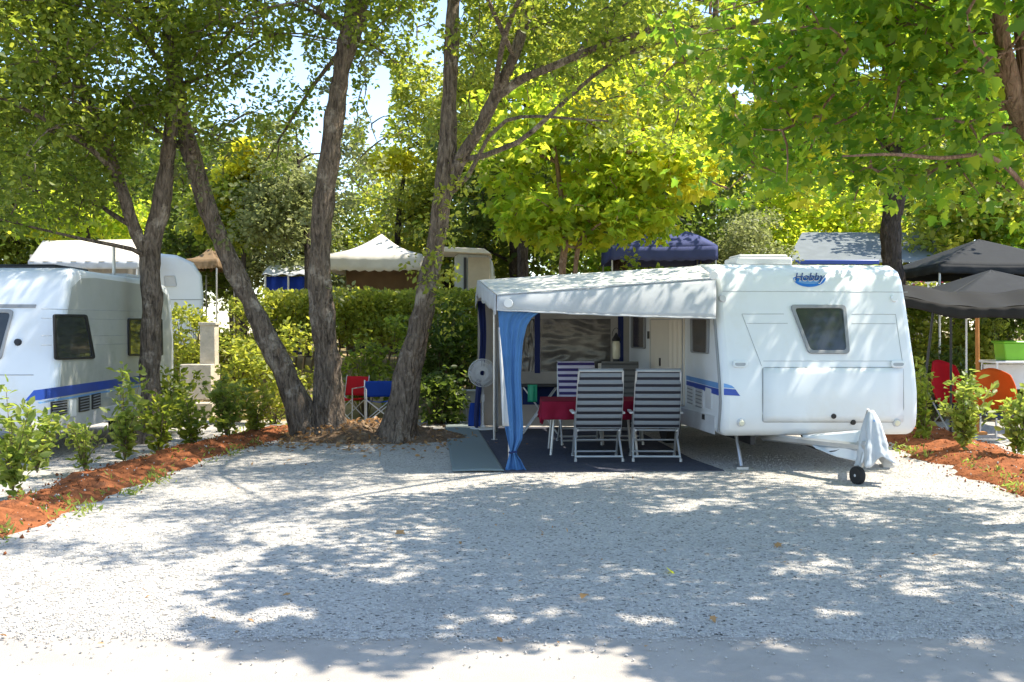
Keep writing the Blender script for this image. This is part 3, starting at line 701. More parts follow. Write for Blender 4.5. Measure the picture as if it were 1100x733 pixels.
for x0, x1, y0, y1 in ((54, 71, 432, 447), (84, 95, 427, 443), (98, 107, 424, 440)):
    v_ = patch(r2, 'vent', S2, [(x0, y0), (x1, y0-2), (x1, y1-2), (x0, y1)], 'black', .016, nrm=n2, th=.014)
    m = MB()
    for k in range(5):
        y = y0+2+(y1-y0-4)*k/4; m.tube([S2(x0+1, y, .02), S2(x1-1, y-2, .02)], .008, 5)
    m.build('louvre', M['grey_trim'], v_)
patch(r2, 'service_flap', S2, [(74, 430), (81, 429), (81, 447), (74, 448)], 'white', .014, nrm=n2, th=.014, r=1)
patch(r2, 'side_reflector', S2, [(72, 456), (82, 454.5), (82, 458.5), (72, 460)], 'orange_lens', .016, nrm=n2, th=.012)
patch(r2, 'side_skirt', S2, [(33, 452), (171, 428), (171, 440), (33, 472)], 'pale_trim', .004, nrm=n2, th=.008)
window(r2, c2.fp, [(-120, 331), (15.5, 333), (2, 387), (-110, 389)], c2.fn(1.6), .95, .86, 5, 'grey_trim', 'glass')
patch(r2, 'trim_band', c2.fp, [(-120, 326.5), (39, 327.5), (38, 331), (-120, 330)], 'grey_trim', .012, nrm=c2.fn(1.9), th=.012)
m = MB(); c = c2.fp(19.5, 368, 0); n = c2.fn(c.z); m.tube([c-n*.005, c+n*.035], [.05, .04], 10); m.build('latch', M['black'], r2)
m = MB(); seamline(m, c2.fp, [(-100, 403), (36, 403)], .006); seamline(m, c2.fp, [(-100, 452), (34, 452)], .005); m.build('panel_seam', M['seam'], r2)
m = MB(); m.box(c2.w(1.55, 1.6, 2.56), (.9, 1.1, .09)); m.build('roof_hatch', M['black'], r2, bevel=.03)
m = MB(); m.box(c2.w(2.0, 3.2, 2.55), (.6, .6, .07)); m.build('roof_hatch', M['pale_trim'], r2, bevel=.03)
m = MB(); q = c2.w(2.2, 2.6, 2.5); m.tube([q, q+Vector((0, 0, .5))], .025, 6); m.build('antenna_mast', M['steel'], r2)

# ------------------------------------------------------------------ awning
aw = thing('awning', 'grey and white caravan awning with a tied blue front curtain, open at the front', 'awning', G(545, 509))
A, B = P(533.5, 333, 11.9), P(769, 342, 12.0); A1, B1 = P(534, 317, 11.93), P(769, 299, 12.2)
D1, C1 = P(514, 301, 14.6), cv.w(.0, .95, 2.53)+Vector((-.02, 0, 0)); D2, C2 = Vector((-.62, 17.4, 2.30)), cv.w(.0, 5.3, 2.5)
def patch4(a, b, c, d, sag=0.0, n=14, seed=0, amp=.005):
    def f(u, v):
        q = (a*(1-u)+b*u)*(1-v)+(d*(1-u)+c*u)*v
        k = math.sin(math.pi*u)*math.sin(math.pi*v)
        return q+Vector((0, -.3, -1))*(sag*k)+Vector((0, 0, 1))*amp*mnoise.noise(q*2.3+Vector((seed, 0, 0)))*min(1, 4*k+.05)
    return f
m = MB(); m.grid(patch4(A1, B1, C1, D1, .03, seed=3), 40, 16); m.grid(patch4(D1, C1, C2, D2, .05, seed=5), 40, 24); m.build('roof', M['awning_roof'], aw, smooth=True, solid=.004)
m = MB()
def gab(u, v):
    hem = A*(1-u)+B*u+Vector((0, 0, -.003*math.sin(u*40)-.012*math.sin(math.pi*u)))
    top = A1*(1-u)+B1*u
    q = hem*(1-v)+top*v; return q+Vector((0, -.025*math.sin(math.pi*v)-.01*mnoise.noise(q*3), 0))
m.grid(gab, 60, 8); m.build('gable_panel', M['awning_grey'], aw, smooth=True, solid=.004)
m = MB(); m.tube([gab(k/30, 0)+Vector((0, -.004, 0)) for k in range(31)], .009, 6); m.tube([A1*(1-k/20)+B1*k/20+Vector((0, -.012, .004)) for k in range(21)], .008, 6); m.build('piping', M['pale_trim'], aw)
m = MB()
def val(u, v):
    pts = [A1, D1, D2]; k = u*2; i = min(int(k), 1); t = k-i; q = pts[i].lerp(pts[i+1], t)
    return q+Vector((-.015-.01*math.sin(u*60)*(v), 0, -(.235+.02*math.sin(u*44))*v))
m.grid(val, 50, 4); m.build('valance', M['awning_grey'], aw, smooth=True, solid=.004)
# rolled front curtain
rows = [(333.5, 534.5, 586), (336, 535, 579), (342, 535.5, 571), (350, 536, 566), (369, 537.5, 561.5), (406, 539, 559.5), (440, 541, 561), (458, 542, 562), (472, 545, 561), (484, 547.5, 555), (488, 547, 555), (494, 545.5, 559.5), (503, 543, 564), (509.5, 542.5, 569.5)]
def cur(u, v):
    k = v*(len(rows)-1); i = min(int(k), len(rows)-2); t = k-i
    py, xl, xr = [rows[i][j]*(1-t)+rows[i+1][j]*t for j in range(3)]
    w = (xr-xl)/24
    q = P(xl+(xr-xl)*u, py, 11.97); q.y += .026*math.sin(u*13+v*3+1.2*math.sin(v*9))*min(1, .2+v*1.3)+.010*math.sin(u*31+v*7); q.z = max(q.z, .02)
    return q
m = MB(); m.grid(cur, 60, 80); m.build('front_curtain', M['blue_cloth'], aw, smooth=True, solid=.003)
m = MB(); m.grid(lambda u, v: P(535.2+4.5*v+(1.2+6.0*v)*u, 352+106*v, 11.845+.015*math.sin(u*6+v*5)), 6, 20); m.build('curtain_edge', M['awning_grey'], aw, smooth=True, solid=.003)
m = MB(); m.tube([P(546.5+9*k/6, 486+.6*math.sin(k), 11.84) for k in range(7)], .012, 6); m.build('tie_strap', M['navy'], aw)
m = MB(); c = P(546, 326, 11.87); m.tube([c, c+Vector((0, -.012, 0))], [.055, .05], 18); m.build('eyelet_patch', M['white_plastic'], aw)
m = MB(); c = P(766.5, 296, 12.05); m.tube([c, c+Vector((0, -.012, 0))], [.055, .05], 18); m.build('eyelet_patch', M['white_plastic'], aw)
m = MB(); m.grid(lambda u, v: Vector((-.60+.04*math.sin(v*5)+(.05+.10*(1-v))*u, 17.1-.3*u, .05+2.15*(1-v)))+Vector((.02*math.sin(u*12+v*3), .04*math.sin(u*14), 0)), 20, 20)
m.build('rear_curtain', M['dark_blue_cloth'], aw, smooth=True, solid=.003)
m = MB(); m.grid(lambda u, v: Vector((-.30+.07*u, 16.2, .05+2.15*(1-v)))+Vector((0, .04*math.sin(u*9), 0)), 10, 10); m.build('rear_curtain', M['awning_grey'], aw, smooth=True, solid=.003)
for nm, a, b, r in (('pole', G(531, 474), None, .02), ('pole', Vector((-.03, 12.12, 0)), None, .02), ('pole', Vector((-.52, 17.2, 0)), None, .02)):
    m = MB(); top = 2.28 if a.y > 12.5 else 2.1; m.tube([a+Vector((0, 0, .012)), a+Vector((0, 0, top))], r, 8); m.tube([a+Vector((0, 0, .01)), a+Vector((0, 0, .03))], .05, 8); m.build('pole', M['steel'], aw, smooth=True)
m = MB(); m.tube([A1+Vector((.04, .1, -.05)), B1+Vector((-.05, .12, -.06))], .016, 6); m.build('roof_bar', M['steel'], aw)
m = MB(); a_, b_ = G(531, 474)+Vector((0, 0, 2.26)), cv.w(.0, 3.3, 2.44); m.tube([a_, b_], .016, 6); m.build('roof_bar', M['steel'], aw)
# rear wall, full width, with clear window
Y0 = 17.42
def rw(px, py): return P(px, py, Y0)
m = MB(); 
z0, z1 = .03, 2.42
def wallx(px): return (px-CX)/F*Y0
zs = [z0, .98, 1.9, z1]; xw = [-.6, wallx(560), wallx(574), wallx(581), wallx(656), wallx(663.5), wallx(679)]
def cell(x0, x1, za, zb, y=Y0): return [Vector((x0, y, za)), Vector((x1, y, za)), Vector((x1, y, zb)), Vector((x0, y, zb))]
for (i, j) in [(a, b) for a in range(6) for b in range(3)]:
    if j == 1 and i in (1, 3): continue
    m.prism(cell(xw[i], xw[i+1], zs[j], zs[j+1]), (0, .006, 0))
m.build('rear_wall', M['liner'], aw)
vin = surf('clear_vinyl', (.085, .08, .074), .2, var=.45, scale=2.2, spec=.5, bump=.12, bscale=7)
for i in (1, 3):
    m = MB(); m.grid(lambda u, v: Vector((xw[i]+(xw[i+1]-xw[i])*u, Y0+.003+.012*mnoise.noise(Vector((u*5, v*9, i))), zs[1]+(zs[2]-zs[1])*v)), 24, 24); m.build('window_pane', vin, aw, smooth=True)
for i in (2, 5):
    m = MB(); m.prism(cell(xw[i]+.004, xw[i]+.10, .95, 2.0, Y0-.012), (0, .008, 0)); m.build('blue_band', M['dark_blue_cloth'], aw)
# floor carpet and doormat
m = MB(); q = [G(541, 508, .014), G(778, 506, .014), Vector((2.35, 13.0, .014)), Vector((2.05, 17.3, .014)), Vector((-.5, 17.3, .014)), G(510, 455, .014)]
m.prism(q, (0, 0, .010)); o = m.build('carpet', M['carpet'], loc=(1, 14, 0)); tag(o, 'dark blue-grey carpet covering the floor of the awning', 'carpet')
m = MB()
pl = [G(486, 509), G(541.5, 508.5), G(509, 455.5), G(477.5, 456)]
def mt(u, v):
    a = pl[0].lerp(pl[1], u); b = pl[3].lerp(pl[2], u); q = a.lerp(b, v); return q+Vector((0, 0, .030+.006*math.sin(v*17+u*2)*math.sin(u*3)))
m.grid(mt, 20, 40); o = m.build('entrance_mat', M['mat'], loc=G(510, 490), smooth=True, solid=.008); tag(o, 'grey-green striped woven mat laid on gravel beside the awning carpet', 'mat')

# ------------------------------------------------------------------ furniture in the awning
def chair_parts(root):
    h, d = .58, .24
    def back(u, v, off):
        x = (u-.5)*h*(1-.03*v); t = v
        y = -.20-.27*t-.05*math.sin(math.pi*t); z = .43+.77*t
        pad = .022*abs(math.sin(math.pi*(z/.088+.0)))*min(1, 8*u*(1-u)*2)
        return Vector((x, y+off*(.016+pad), z))
    m = MB(); m.grid(lambda u, v: back(u, v, -1), 16, 72); b = len(m.v); m.grid(lambda u, v: back(u, v, 1), 16, 72)
    n = 17; rim = [i for i in range(17)]+[j*n+16 for j in range(1, 73)]+[72*n+i for i in range(15, -1, -1)]+[j*n for j in range(71, 0, -1)]
    m.f += [(rim[i], rim[(i+1) % len(rim)], b+rim[(i+1) % len(rim)], b+rim[i]) for i in range(len(rim))]; m.mi += [0]*len(rim)
    local('backrest', M['stripe_grey'], root, m, smooth=True)
    m = MB(); m.grid(lambda u, v: Vector(((u-.5)*.5, -.18+.5*v, .43+.02*math.sin(math.pi*u)+.015*abs(math.sin(v*15)))), 10, 40); local('seat', M['stripe_grey'], root, m, smooth=True, solid=.05)
    m = MB()
    for s in (-1, 1): m.tube(smooth_path([(s*.275, -.14, .30), (s*.285, -.2, .44), (s*.285, -.36, .8), (s*.275, -.5, 1.17)], .1), .014, 8)
    m.tube([(-.275, -.5, 1.17), (.275, -.5, 1.17)], .014, 8)
    local('back_frame', M['alu'], root, m, smooth=True)
    m = MB()
    for s in (-1, 1): m.tube([(s*.265, -.22, .40), (s*.265, .34, .44)], .014, 8)
    m.tube([(-.265, .34, .44), (.265, .34, .44)], .014, 8); m.tube([(-.265, -.16, .40), (.265, -.16, .40)], .014, 8); m.tube([(-.27, .16, .24), (.27, .16, .24)], .012, 8)
    local('seat_frame', M['alu'], root, m, smooth=True)
    for s in (-1, 1):
        m = MB(); m.tube([(s*.27, .12, .60), (s*.275, -.0, .40), (s*.30, -.30, .02)], .014, 8); m.tube([(s*.30, -.30, .012), (s*.30, -.30, .05)], .019, 8); local('leg', M['alu'], root, m)
        m = MB(); m.tube([(s*.285, -.12, .60), (s*.285, .06, .36), (s*.29, .30, .02)], .014, 8); m.tube([(s*.29, .3, .012), (s*.29, .3, .05)], .019, 8); local('leg', M['alu'], root, m)
        m = MB(); m.box((s*.315, -.02, .625), (.05, .44, .028)); local('armrest', M['fan_grey'], root, m, bevel=.01)
    m = MB(); m.tube([(-.30, -.285, .075), (.30, -.285, .075)], .015, 8); m.tube([(-.29, .27, .075), (.29, .27, .075)], .013, 8); local('stretcher', M['alu'], root, m)
gr = 'reclining chairs around the awning table'
ch = thing('recliner_chair', 'grey and black striped recliner, back to us, nearer the awning curtain', 'camping chair', (0, 0, 0), 0, gr)
chair_parts(ch)
def put(c, x, y, rz, label, stripe=None):
    c.location = (x, y, .022); c.rotation_euler = (0, 0, rz); c['label'] = label
    if stripe:
        for k in kids(c):
            if k.name.startswith(('backrest', 'seat')) and not k.name.startswith('seat_frame'):
                k.material_slots[0].link = 'OBJECT'; k.material_slots[0].material = M[stripe]
protos = [ch]+[copy_tree(ch) for _ in range(3)]
put(protos[0], 1.10, 12.93, .02, 'grey and black striped recliner, back to us, nearer the blue curtain')
put(protos[1], 1.85, 12.93, -.04, 'grey and black striped recliner, back to us, nearer the caravan door')
put(protos[2], 1.0, 14.75, math.pi+.05, 'violet and white striped recliner on the far side of the red table', 'stripe_violet')
put(protos[3], 1.63, 14.8, math.pi-.05, 'plain charcoal recliner on the far side of the red table', 'stripe_dark')
tb = thing('camping_table', 'camping table under the red cloth in the awning', 'table', (1.1, 13.75, .022))
m = MB(); m.box((1.1, 13.75, .73), (1.32, .86, .03)); m.build('tabletop', M['pale_trim'], tb, bevel=.008)
for sx in (-1, 1):
    for sy in (-1, 1):
        m = MB(); m.tube([(1.1+sx*.52, 13.75+sy*.34, .71), (1.1+sx*.58, 13.75+sy*.38, .024)], .018, 8); m.build('leg', M['alu'], tb, smooth=True)
def tcl(u, v):
    hx, hy = .70, .47; U, V = (u-.5)*2*1.2, (v-.5)*2*1.32
    x, y = max(-1, min(1, U)), max(-1, min(1, V)); ox, oy = abs(U)-1, abs(V)-1
    dr = max(0, ox)*1.15+max(0, oy)*.75
    if ox > 0 and oy > 0: dr = max(ox*1.15, oy*.75)+.06
    w = .02*math.sin(u*40)*min(1, dr*6)+.02*math.sin(v*31)*min(1, dr*6)
    return Vector((1.1+x*hx+(w if ox > 0 else 0)+max(0, ox)*.1*math.copysign(1, U), 13.75+y*hy+(w if oy > 0 else 0)+max(0, oy)*.1*math.copysign(1, V), .752-dr))
m = MB(); m.grid(tcl, 60, 60); o = m.build('tablecloth', M['red_cloth'], loc=(1.1, 13.75, .75), smooth=True, solid=.004); tag(o, 'crimson tablecloth hanging over the table between the recliners', 'tablecloth')
# pedestal fan
fx, fy = P(518.5, 400, 16.95).x, 16.95
fn = thing('pedestal_fan', 'pale pedestal fan standing at the rear corner of the awning', 'fan', (fx, fy, .012))
hz = .98
m = MB(); m.lathe([(.24, .012), (.24, .03), (.2, .045), (.05, .06), (.04, .09)], (fx, fy, 0), 24); m.build('base', M['white_plastic'], fn, smooth=True)
m = MB(); m.tube([(fx, fy, .05), (fx, fy, hz-.05)], [.026, .018], 10); m.build('column', M['white_plastic'], fn, smooth=True)
m = MB(); m.lathe([(.07, -.02), (.08, .06), (.06, .16), (.02, .18)], (fx, fy, hz), 16, 'Y'); m.build('motor', M['white_plastic'], fn, smooth=True)
m = MB()
for r_, yy in ((.235, -.08), (.235, -.13), (.17, -.165), (.11, -.178), (.06, -.182)):
    m.tube([(fx+r_*math.cos(2*math.pi*k/28), fy+yy, hz+r_*math.sin(2*math.pi*k/28)) for k in range(29)], .006, 5)
for k in range(56):
    a = 2*math.pi*k/56; m.tube([(fx+r_*math.cos(a), fy+yy, hz+r_*math.sin(a)) for r_, yy in ((.04, -.184), (.12, -.178), (.19, -.16), (.235, -.13), (.235, -.06), (.17, -.02), (.08, 0))], .005, 4)
m.build('guard', M['fan_grey'], fn)
m = MB()
for k in range(4):
    a = math.pi/2*k+.4; m.grid(lambda u, v: Vector((fx+(.04+.17*v)*math.cos(a+(u-.5)*.95), fy-.10+(u-.5)*.07, hz+(.04+.17*v)*math.sin(a+(u-.5)*.95))), 6, 4)
m.build('blade', M['fan_grey'], fn, smooth=True, solid=.004)
m = MB(); m.box((fx, fy, .55), (.07, .05, .12)); m.build('control_box', M['white_plastic'], fn, bevel=.01)
# blue bag at the fan
q = P(511, 448, 17.3)
m = MB(); m.grid(lambda u, v: Vector((q.x+.13*math.cos(u*6.283)*(1-.35*v*v)+.01*math.sin(u*25), 17.35+.08*math.sin(u*6.283)*(1-.6*v), .015+.42*v)), 30, 10); o = m.build('bag', M['blue_fab'], loc=(q.x, 17.35, .01), smooth=True, solid=.004); tag(o, 'small blue bag standing at the foot of the pale fan', 'bag')
# weathered boxes beyond the fan
for k, (x0, x1, y0, y1) in enumerate(((497, 515, 417, 428), (498, 514, 427, 438.5))):
    a, b = P(x0, y1, 18.7), P(x1, y0, 18.7); zb = max(.0, a.z) if k == 0 else .0
    if k == 0: zb = .29
    m = MB(); h = .27; m.box(((a.x+b.x)/2, 18.7, zb+h/2), (b.x-a.x, .34, h)); m.box(((a.x+b.x)/2, 18.7, zb+h+.005), (b.x-a.x+.03, .37, .03)); 
    for s in (-.3, .3): m.box(((a.x+b.x)/2+s*(b.x-a.x), 18.525, zb+h/2), (.03, .02, h*.9))
    o = m.build('crate', M['box_grey'], loc=((a.x+b.x)/2, 18.7, zb), bevel=.008)
    tag(o, ['upper pale crate of the pair stacked behind the fan', 'lower pale crate of the pair stacked behind the fan'][k], 'crate', 'crates stacked behind the fan')
# camp kitchen, towel, cabinet, lantern, mug
kx0, kx1 = P(560, 0, 16.3).x, P(600, 0, 16.3).x; kc = (kx0+kx1)/2
kt = thing('folding_stand', 'dark folding stand with crossed metal legs at the awning rear wall', 'camp stand', (kc, 16.3, .024))
m = MB(); m.box((kc, 16.3, .80), (kx1-kx0, .42, .035)); m.build('top', M['black'], kt, bevel=.008)
m = MB(); m.box((kc, 16.47, .62), (kx1-kx0-.04, .02, .3)); m.build('back_panel', M['navy'], kt)
for s in (-1, 1):
    for y in (16.12, 16.48):
        m = MB(); m.tube([(kc-s*(kx1-kx0)*.45, y+.01*s, .78), (kc+s*(kx1-kx0)*.45, y+.01*s, .03)], .013, 6); m.build('leg', M['alu'], kt)
tx = P(572, 0, 16.05).x
m = MB(); m.grid(lambda u, v: Vector((tx+(u-.5)*.15, 16.06+.012*math.sin(u*9)-.01*(1-v), .825-.28*v)), 10, 8); o = m.build('towel', M['green_plastic'], loc=(tx, 16.06, .8), smooth=True, solid=.006); tag(o, 'green towel hanging from the edge of the dark folding stand', 'towel')
lx, ly = P(662, 0, 16.7).x, 16.7
kc2 = thing('cabinet', 'dark camp cabinet behind the charcoal recliner', 'cabinet', (lx-.05, ly, .024))
m = MB(); m.box((lx-.05, ly, .53), (.62, .42, .98)); m.build('case', M['grey_trim'], kc2, bevel=.01)
for s in (-1, 1): m = MB(); m.box((lx-.05+s*.15, ly-.215, .52), (.28, .014, .9)); m.build('door', M['black'], kc2, bevel=.004)
ln = thing('lantern', 'camping lantern with a pale glass standing on the dark cabinet', 'lantern', (lx, ly, 1.02))
m = MB(); m.lathe([(.075, 1.021), (.08, 1.04), (.06, 1.12), (.055, 1.22)], (lx, ly, 0), 18); m.build('base', M['black'], ln, smooth=True)
m = MB(); m.lathe([(.05, 1.22), (.065, 1.26), (.065, 1.48), (.05, 1.52)], (lx, ly, 0), 18); m.build('glass', M['lamp_lens'], ln, smooth=True)
m = MB(); m.lathe([(.07, 1.52), (.075, 1.55), (.03, 1.62), (.012, 1.66)], (lx, ly, 0), 18); m.tube([(lx+.07*math.cos(math.pi*k/10), ly, 1.6+.14*math.sin(math.pi*k/10)) for k in range(11)], .005, 5); m.build('cap', M['black'], ln, smooth=True)
mx_ = P(646, 0, 16.6).x
mg = MB(); mg.lathe([(.05, 1.022), (.055, 1.03), (.055, 1.15), (.049, 1.15), (.047, 1.04)], (mx_, 16.6, 0), 18); mg.tube([(mx_+.055+.03*math.sin(math.pi*k/8), 16.6, 1.05+.08*k/8) for k in range(9)], .007, 5)
o = mg.build('mug', M['canvas'], loc=(mx_, 16.6, 1.02), smooth=True); tag(o, 'cream mug standing beside the lantern on the cabinet', 'mug')
# chairs behind the trunks
def director_chair(label, mat, x, y, rz, group, hb=.80, w=.52, name='folding_chair'):
    r = thing(name, label, 'folding chair', (0, 0, 0), 0, group)
    m = MB(); m.grid(lambda u, v: Vector(((u-.5)*w, .20+.07*v+.03*math.sin(math.pi*u), .46+(hb-.46)*v)), 10, 8); local('backrest', mat, r, m, smooth=True, solid=.006)
    m = MB(); m.grid(lambda u, v: Vector(((u-.5)*w, -.24+.44*v, .44-.05*math.sin(math.pi*u)-.02*v)), 10, 8); local('seat', mat, r, m, smooth=True, solid=.006)
    for s in (-1, 1):
        m = MB(); m.tube([(s*w/2, .20, .0), (s*w/2, .20, .44), (s*w/2, .28, hb+.02)], .012, 6); local('upright', M['alu'], r, m)
        m = MB(); m.tube([(s*w/2, -.24, 0), (s*w/2, -.24, .62), (s*w/2, .2, .64)], .012, 6); local('arm_frame', M['alu'], r, m)
        m = MB(); m.tube([(-s*w/2, -.24+.01*s, .02), (s*w/2, -.24+.01*s, .44)], .01, 6); m.tube([(-s*w/2, .2+.01*s, .02), (s*w/2, .2+.01*s, .44)], .01, 6); local('cross_brace', M['alu'], r, m)
    r.location = (x, y, TH(x, y)+.01); r.rotation_euler = (0, 0, rz); return r
director_chair('red folding chair standing behind the middle tree trunk', M['red_fab'], P(375, 0, 18.6).x, 18.6, -.5, 'folding chairs behind the trunks', .82)
director_chair('blue folding chair between the two thicker tree trunks', M['blue_fab'], P(408, 0, 18.2).x, 18.2, .2, 'folding chairs behind the trunks', .75)
# ------------------------------------------------------------------ trees standing on the pitch
def tree(name, label, base, group=None): return thing(name, label, 'tree', base, 0, group)
def E(px, py, Y, rx, ry, rz, w=1.0): return (tuple(P(px, py, Y)), (rx, ry, rz), w)
def surf_targets(pts, n, rng, h0, h1):
    out = []
    for _ in range(n):
        a, b, c, d = [Vector(q) for q in pts]; u, v = rng.random(), rng.random(); q = (a.lerp(b, u)).lerp(d.lerp(c, u), v); h = rng.uniform(h0, h1); out.append(list(q+SUN*h))
    return np.array(out)
def blot_targets(poly, n, rng, h0, h1):
    out = []
    while len(out) < n:
        Y = rng.uniform(7.0, 15.5); X = rng.uniform(-6, 0); px = CX+F*X/Y; py = HY+EYE*F/Y
        if in_poly(np.array([px]), np.array([py]), poly)[0] and np.sin(X*3.1+np.sin(Y*2.3)*1.3)+np.sin(Y*2.7+X*1.1+1.0) < .2:
            h = rng.uniform(h0, h1); out.append([X+SUN.x*h, Y+SUN.y*h, h])
    return np.array(out)
def crown(root, spine, ells, ncl, per, rad, size, shape, mat, nb, r0, mb, seed, up=.6, droop=.25, filt=True, extra=None, thin=1.0, gaps=()):
    rng = np.random.default_rng(seed)
    cl = clusters_in(ells, ncl, rng) if ncl else extra
    if ncl and extra is not None and len(extra): cl = np.concatenate([cl, extra])
    C, out = leaves_of(cl, rad, per, rng)
    k = np.ones(len(C), bool)
    if filt: k &= sun_filter(C)
    if gaps:
        px = CX+F*C[:, 0]/C[:, 1]; py = HY-F*(C[:, 2]-EYE)/C[:, 1]
        for g in gaps: k &= ~in_poly(px, py, g)
    kk = k.reshape(len(cl), per).mean(1) > .5
    C, out = C[k], out[k]
    if mb is not None and kk.any(): limbs(mb, spine, cl[kk], nb, r0, rng)
    me = leaf_mesh('crown', np.asarray(C)-np.array(WM[root.name].translation), size, shape, up, droop, out, rng, thin)
    return link_mesh('crown', me, M[mat], root)
GAPS = [[(312, 30), (322, 30), (328, 60), (330, 90), (322, 105), (316, 70)], [(396, 80), (412, 60), (424, 90), (412, 140), (400, 190), (392, 160)], [(470, -20), (500, -20), (500, 20), (470, 30)],
        [(775, 188), (800, 180), (804, 205), (780, 212)], [(775, 90), (800, 84), (822, 108), (800, 118)], [(915, 62), (945, 62), (952, 84), (922, 92)], [(745, 5), (770, 2), (772, 18), (750, 20)]]
def W_(px, py, Y): return P(px, py, Y)
# the three trunks at the edge of the gravel: leaning, upright, forked
rb = W_(333, 474, 15.6); rb.z = 0
t1 = tree('oak_tree', 'oak whose slender trunk leans left from the shared root mound', rb)
mb = MB()
sp1 = bark_tube(mb, [(rb.x, rb.y, -.1), W_(325, 448, 15.6), W_(300, 390, 15.5), W_(262, 312, 15.4), W_(229, 240, 15.3), (W_(207, 170, 15.2)), W_(192, 110, 15.2), W_(183, 40, 15.1), W_(180, -60, 15.1), W_(186, -170, 15.2)], [.23, .18, .148, .14, .135, .13, .12, .10, .08, .035], 26, seed=1., flare=.35)
crown(t1, sp1[len(sp1)//2:], [E(120, 60, 15, 1.7, 1.8, 1.2), E(215, 110, 14.6, 1.0, 1.3, .9), E(60, 0, 14.5, 1.6, 1.8, 1.2), E(240, 30, 14.6, 1.2, 1.5, .9), E(200, -90, 15, 2.2, 2.2, 1.3)], 330, 62, .42, .085, OVAL, 'l_oak', 12, .05, mb, 11, gaps=GAPS)
crown(t1, sp1[len(sp1)//2:], None, 0, 46, .34, .085, OVAL, 'l_oak', 8, .03, mb, 17, filt=False, extra=surf_targets([c2.w(2.44, -.1, .3), c2.w(2.44, 5, .3), c2.w(2.44, 5, 2.5), c2.w(2.44, -.1, 2.5)], 200, np.random.default_rng(53), 5.4, 7.8))  # unseen leaf clusters added to shade the left caravan's side
mb.build('trunk', M['bark'], t1, smooth=True)
rb = W_(353, 474, 15.75); rb.z = 0
t2 = tree('oak_tree', 'straight dark oak rising between the leaning tree and the forked tree', rb)
mb = MB()
sp2 = bark_tube(mb, [(rb.x, rb.y, -.1), W_(354, 450, 15.7), W_(353, 400, 15.7), W_(345, 310, 15.6), W_(346, 240, 15.5), W_(356, 150, 15.4), W_(368, 70, 15.3), W_(380, -10, 15.3), W_(384, -120, 15.2), W_(378, -260, 15.1)], [.26, .21, .18, .16, .142, .135, .125, .115, .09, .04], 26, seed=4., flare=.3)
bark_tube(mb, [W_(372, 66, 15.3), W_(386, 20, 15.2), W_(394, -30, 15.1), W_(420, -150, 14.8)], [.10, .09, .075, .04], 10, seed=9.)
crown(t2, sp2[int(len(sp2)*.6):], [E(290, 0, 15, 1.2, 1.4, .7, .8), E(440, 20, 15.6, 1.0, 1.2, .7, .9), E(410, 100, 16.4, .6, .6, 1.2, .8), E(315, 70, 16, .7, .7, 1.0, 1.3), E(300, 150, 16.4, .5, .6, .7, 1), E(335, -30, 15, .9, 1.0, .6, .8), E(400, 170, 16.6, .5, .6, .8, .6), E(370, -170, 15, 2.6, 2.6, 1.3)], 360, 56, .40, .085, OVAL, 'l_oak', 9, .05, mb, 12, gaps=GAPS)
mb.build('trunk', M['bark'], t2, smooth=True)
rb = W_(427, 474, 15.2); rb.z = 0
t3 = tree('oak_tree', 'thick forked oak leaning right between the blue chair and the awning', rb)
mb = MB()
sp3 = bark_tube(mb, [(rb.x, rb.y, -.1), W_(427, 462, 15.2), W_(437, 410, 15.2), W_(457, 320, 15.1), W_(470, 250, 15.1), W_(478, 190, 15.0), W_(483, 110, 15), W_(486, 30, 15), W_(487, -60, 15), W_(480, -200, 15)], [.28, .20, .158, .138, .128, .12, .105, .095, .075, .035], 26, seed=7., flare=.4)
f3 = bark_tube(mb, [W_(473, 226, 15.06), W_(494, 172, 14.95), W_(513, 142, 14.8), W_(532, 104, 14.6), W_(545, 78, 14.4), W_(556, 50, 14.3), W_(575, -20, 14.2), W_(600, -130, 14)], [.10, .098, .095, .09, .08, .07, .055, .025], 10, seed=8.)
f4 = bark_tube(mb, [W_(531, 106, 14.62), W_(560, 86, 14.4), W_(593, 72, 14.1), W_(640, 52, 13.8), W_(697, 33, 13.4), W_(745, 30, 13), W_(800, 26, 12.6), W_(850, 10, 12.2)], [.08, .062, .054, .048, .042, .036, .03, .02], 8, seed=3.)
crown(t3, list(sp3[int(len(sp3)*.6):])+list(f3)+list(f4), [E(600, 40, 14.4, 1.6, 1.6, .7), E(720, 60, 13.6, 1.4, 1.5, .8), E(800, 40, 12.8, 1.2, 1.5, .9), E(680, 130, 13.8, .9, 1.2, .5, .7), E(540, 20, 15.2, 1.0, 1.5, .8), E(640, -120, 14, 3.0, 2.6, 1.2), E(520, 130, 15.5, .5, .5, .7, .3)], 380, 62, .42, .085, OVAL, 'l_oak', 14, .045, mb, 13, gaps=GAPS, extra=blot_targets([(-60, 600), (60, 510), (250, 482), (430, 478), (430, 540), (300, 590), (150, 606)], 190, np.random.default_rng(52), 5.9, 8.6))  # extra clusters added mostly above the view to dapple the left gravel
mb.build('trunk', M['bark'], t3, smooth=True)
rb = W_(163, 476, 15.0); rb.z = 0
t4 = tree('oak_tree', 'oak beside the left caravan, its trunk forking above the roof', rb)
mb = MB()
sp4 = bark_tube(mb, [(rb.x, rb.y, -.1), W_(163, 440, 15), W_(161, 390, 15), W_(164, 330, 15), W_(161, 272, 15), W_(172, 225, 15), W_(180, 170, 14.9), W_(186, 90, 14.8), W_(183, 0, 14.8), W_(190, -110, 14.8)], [.21, .155, .142, .135, .13, .10, .09, .08, .065, .03], 26, seed=5., flare=.3)
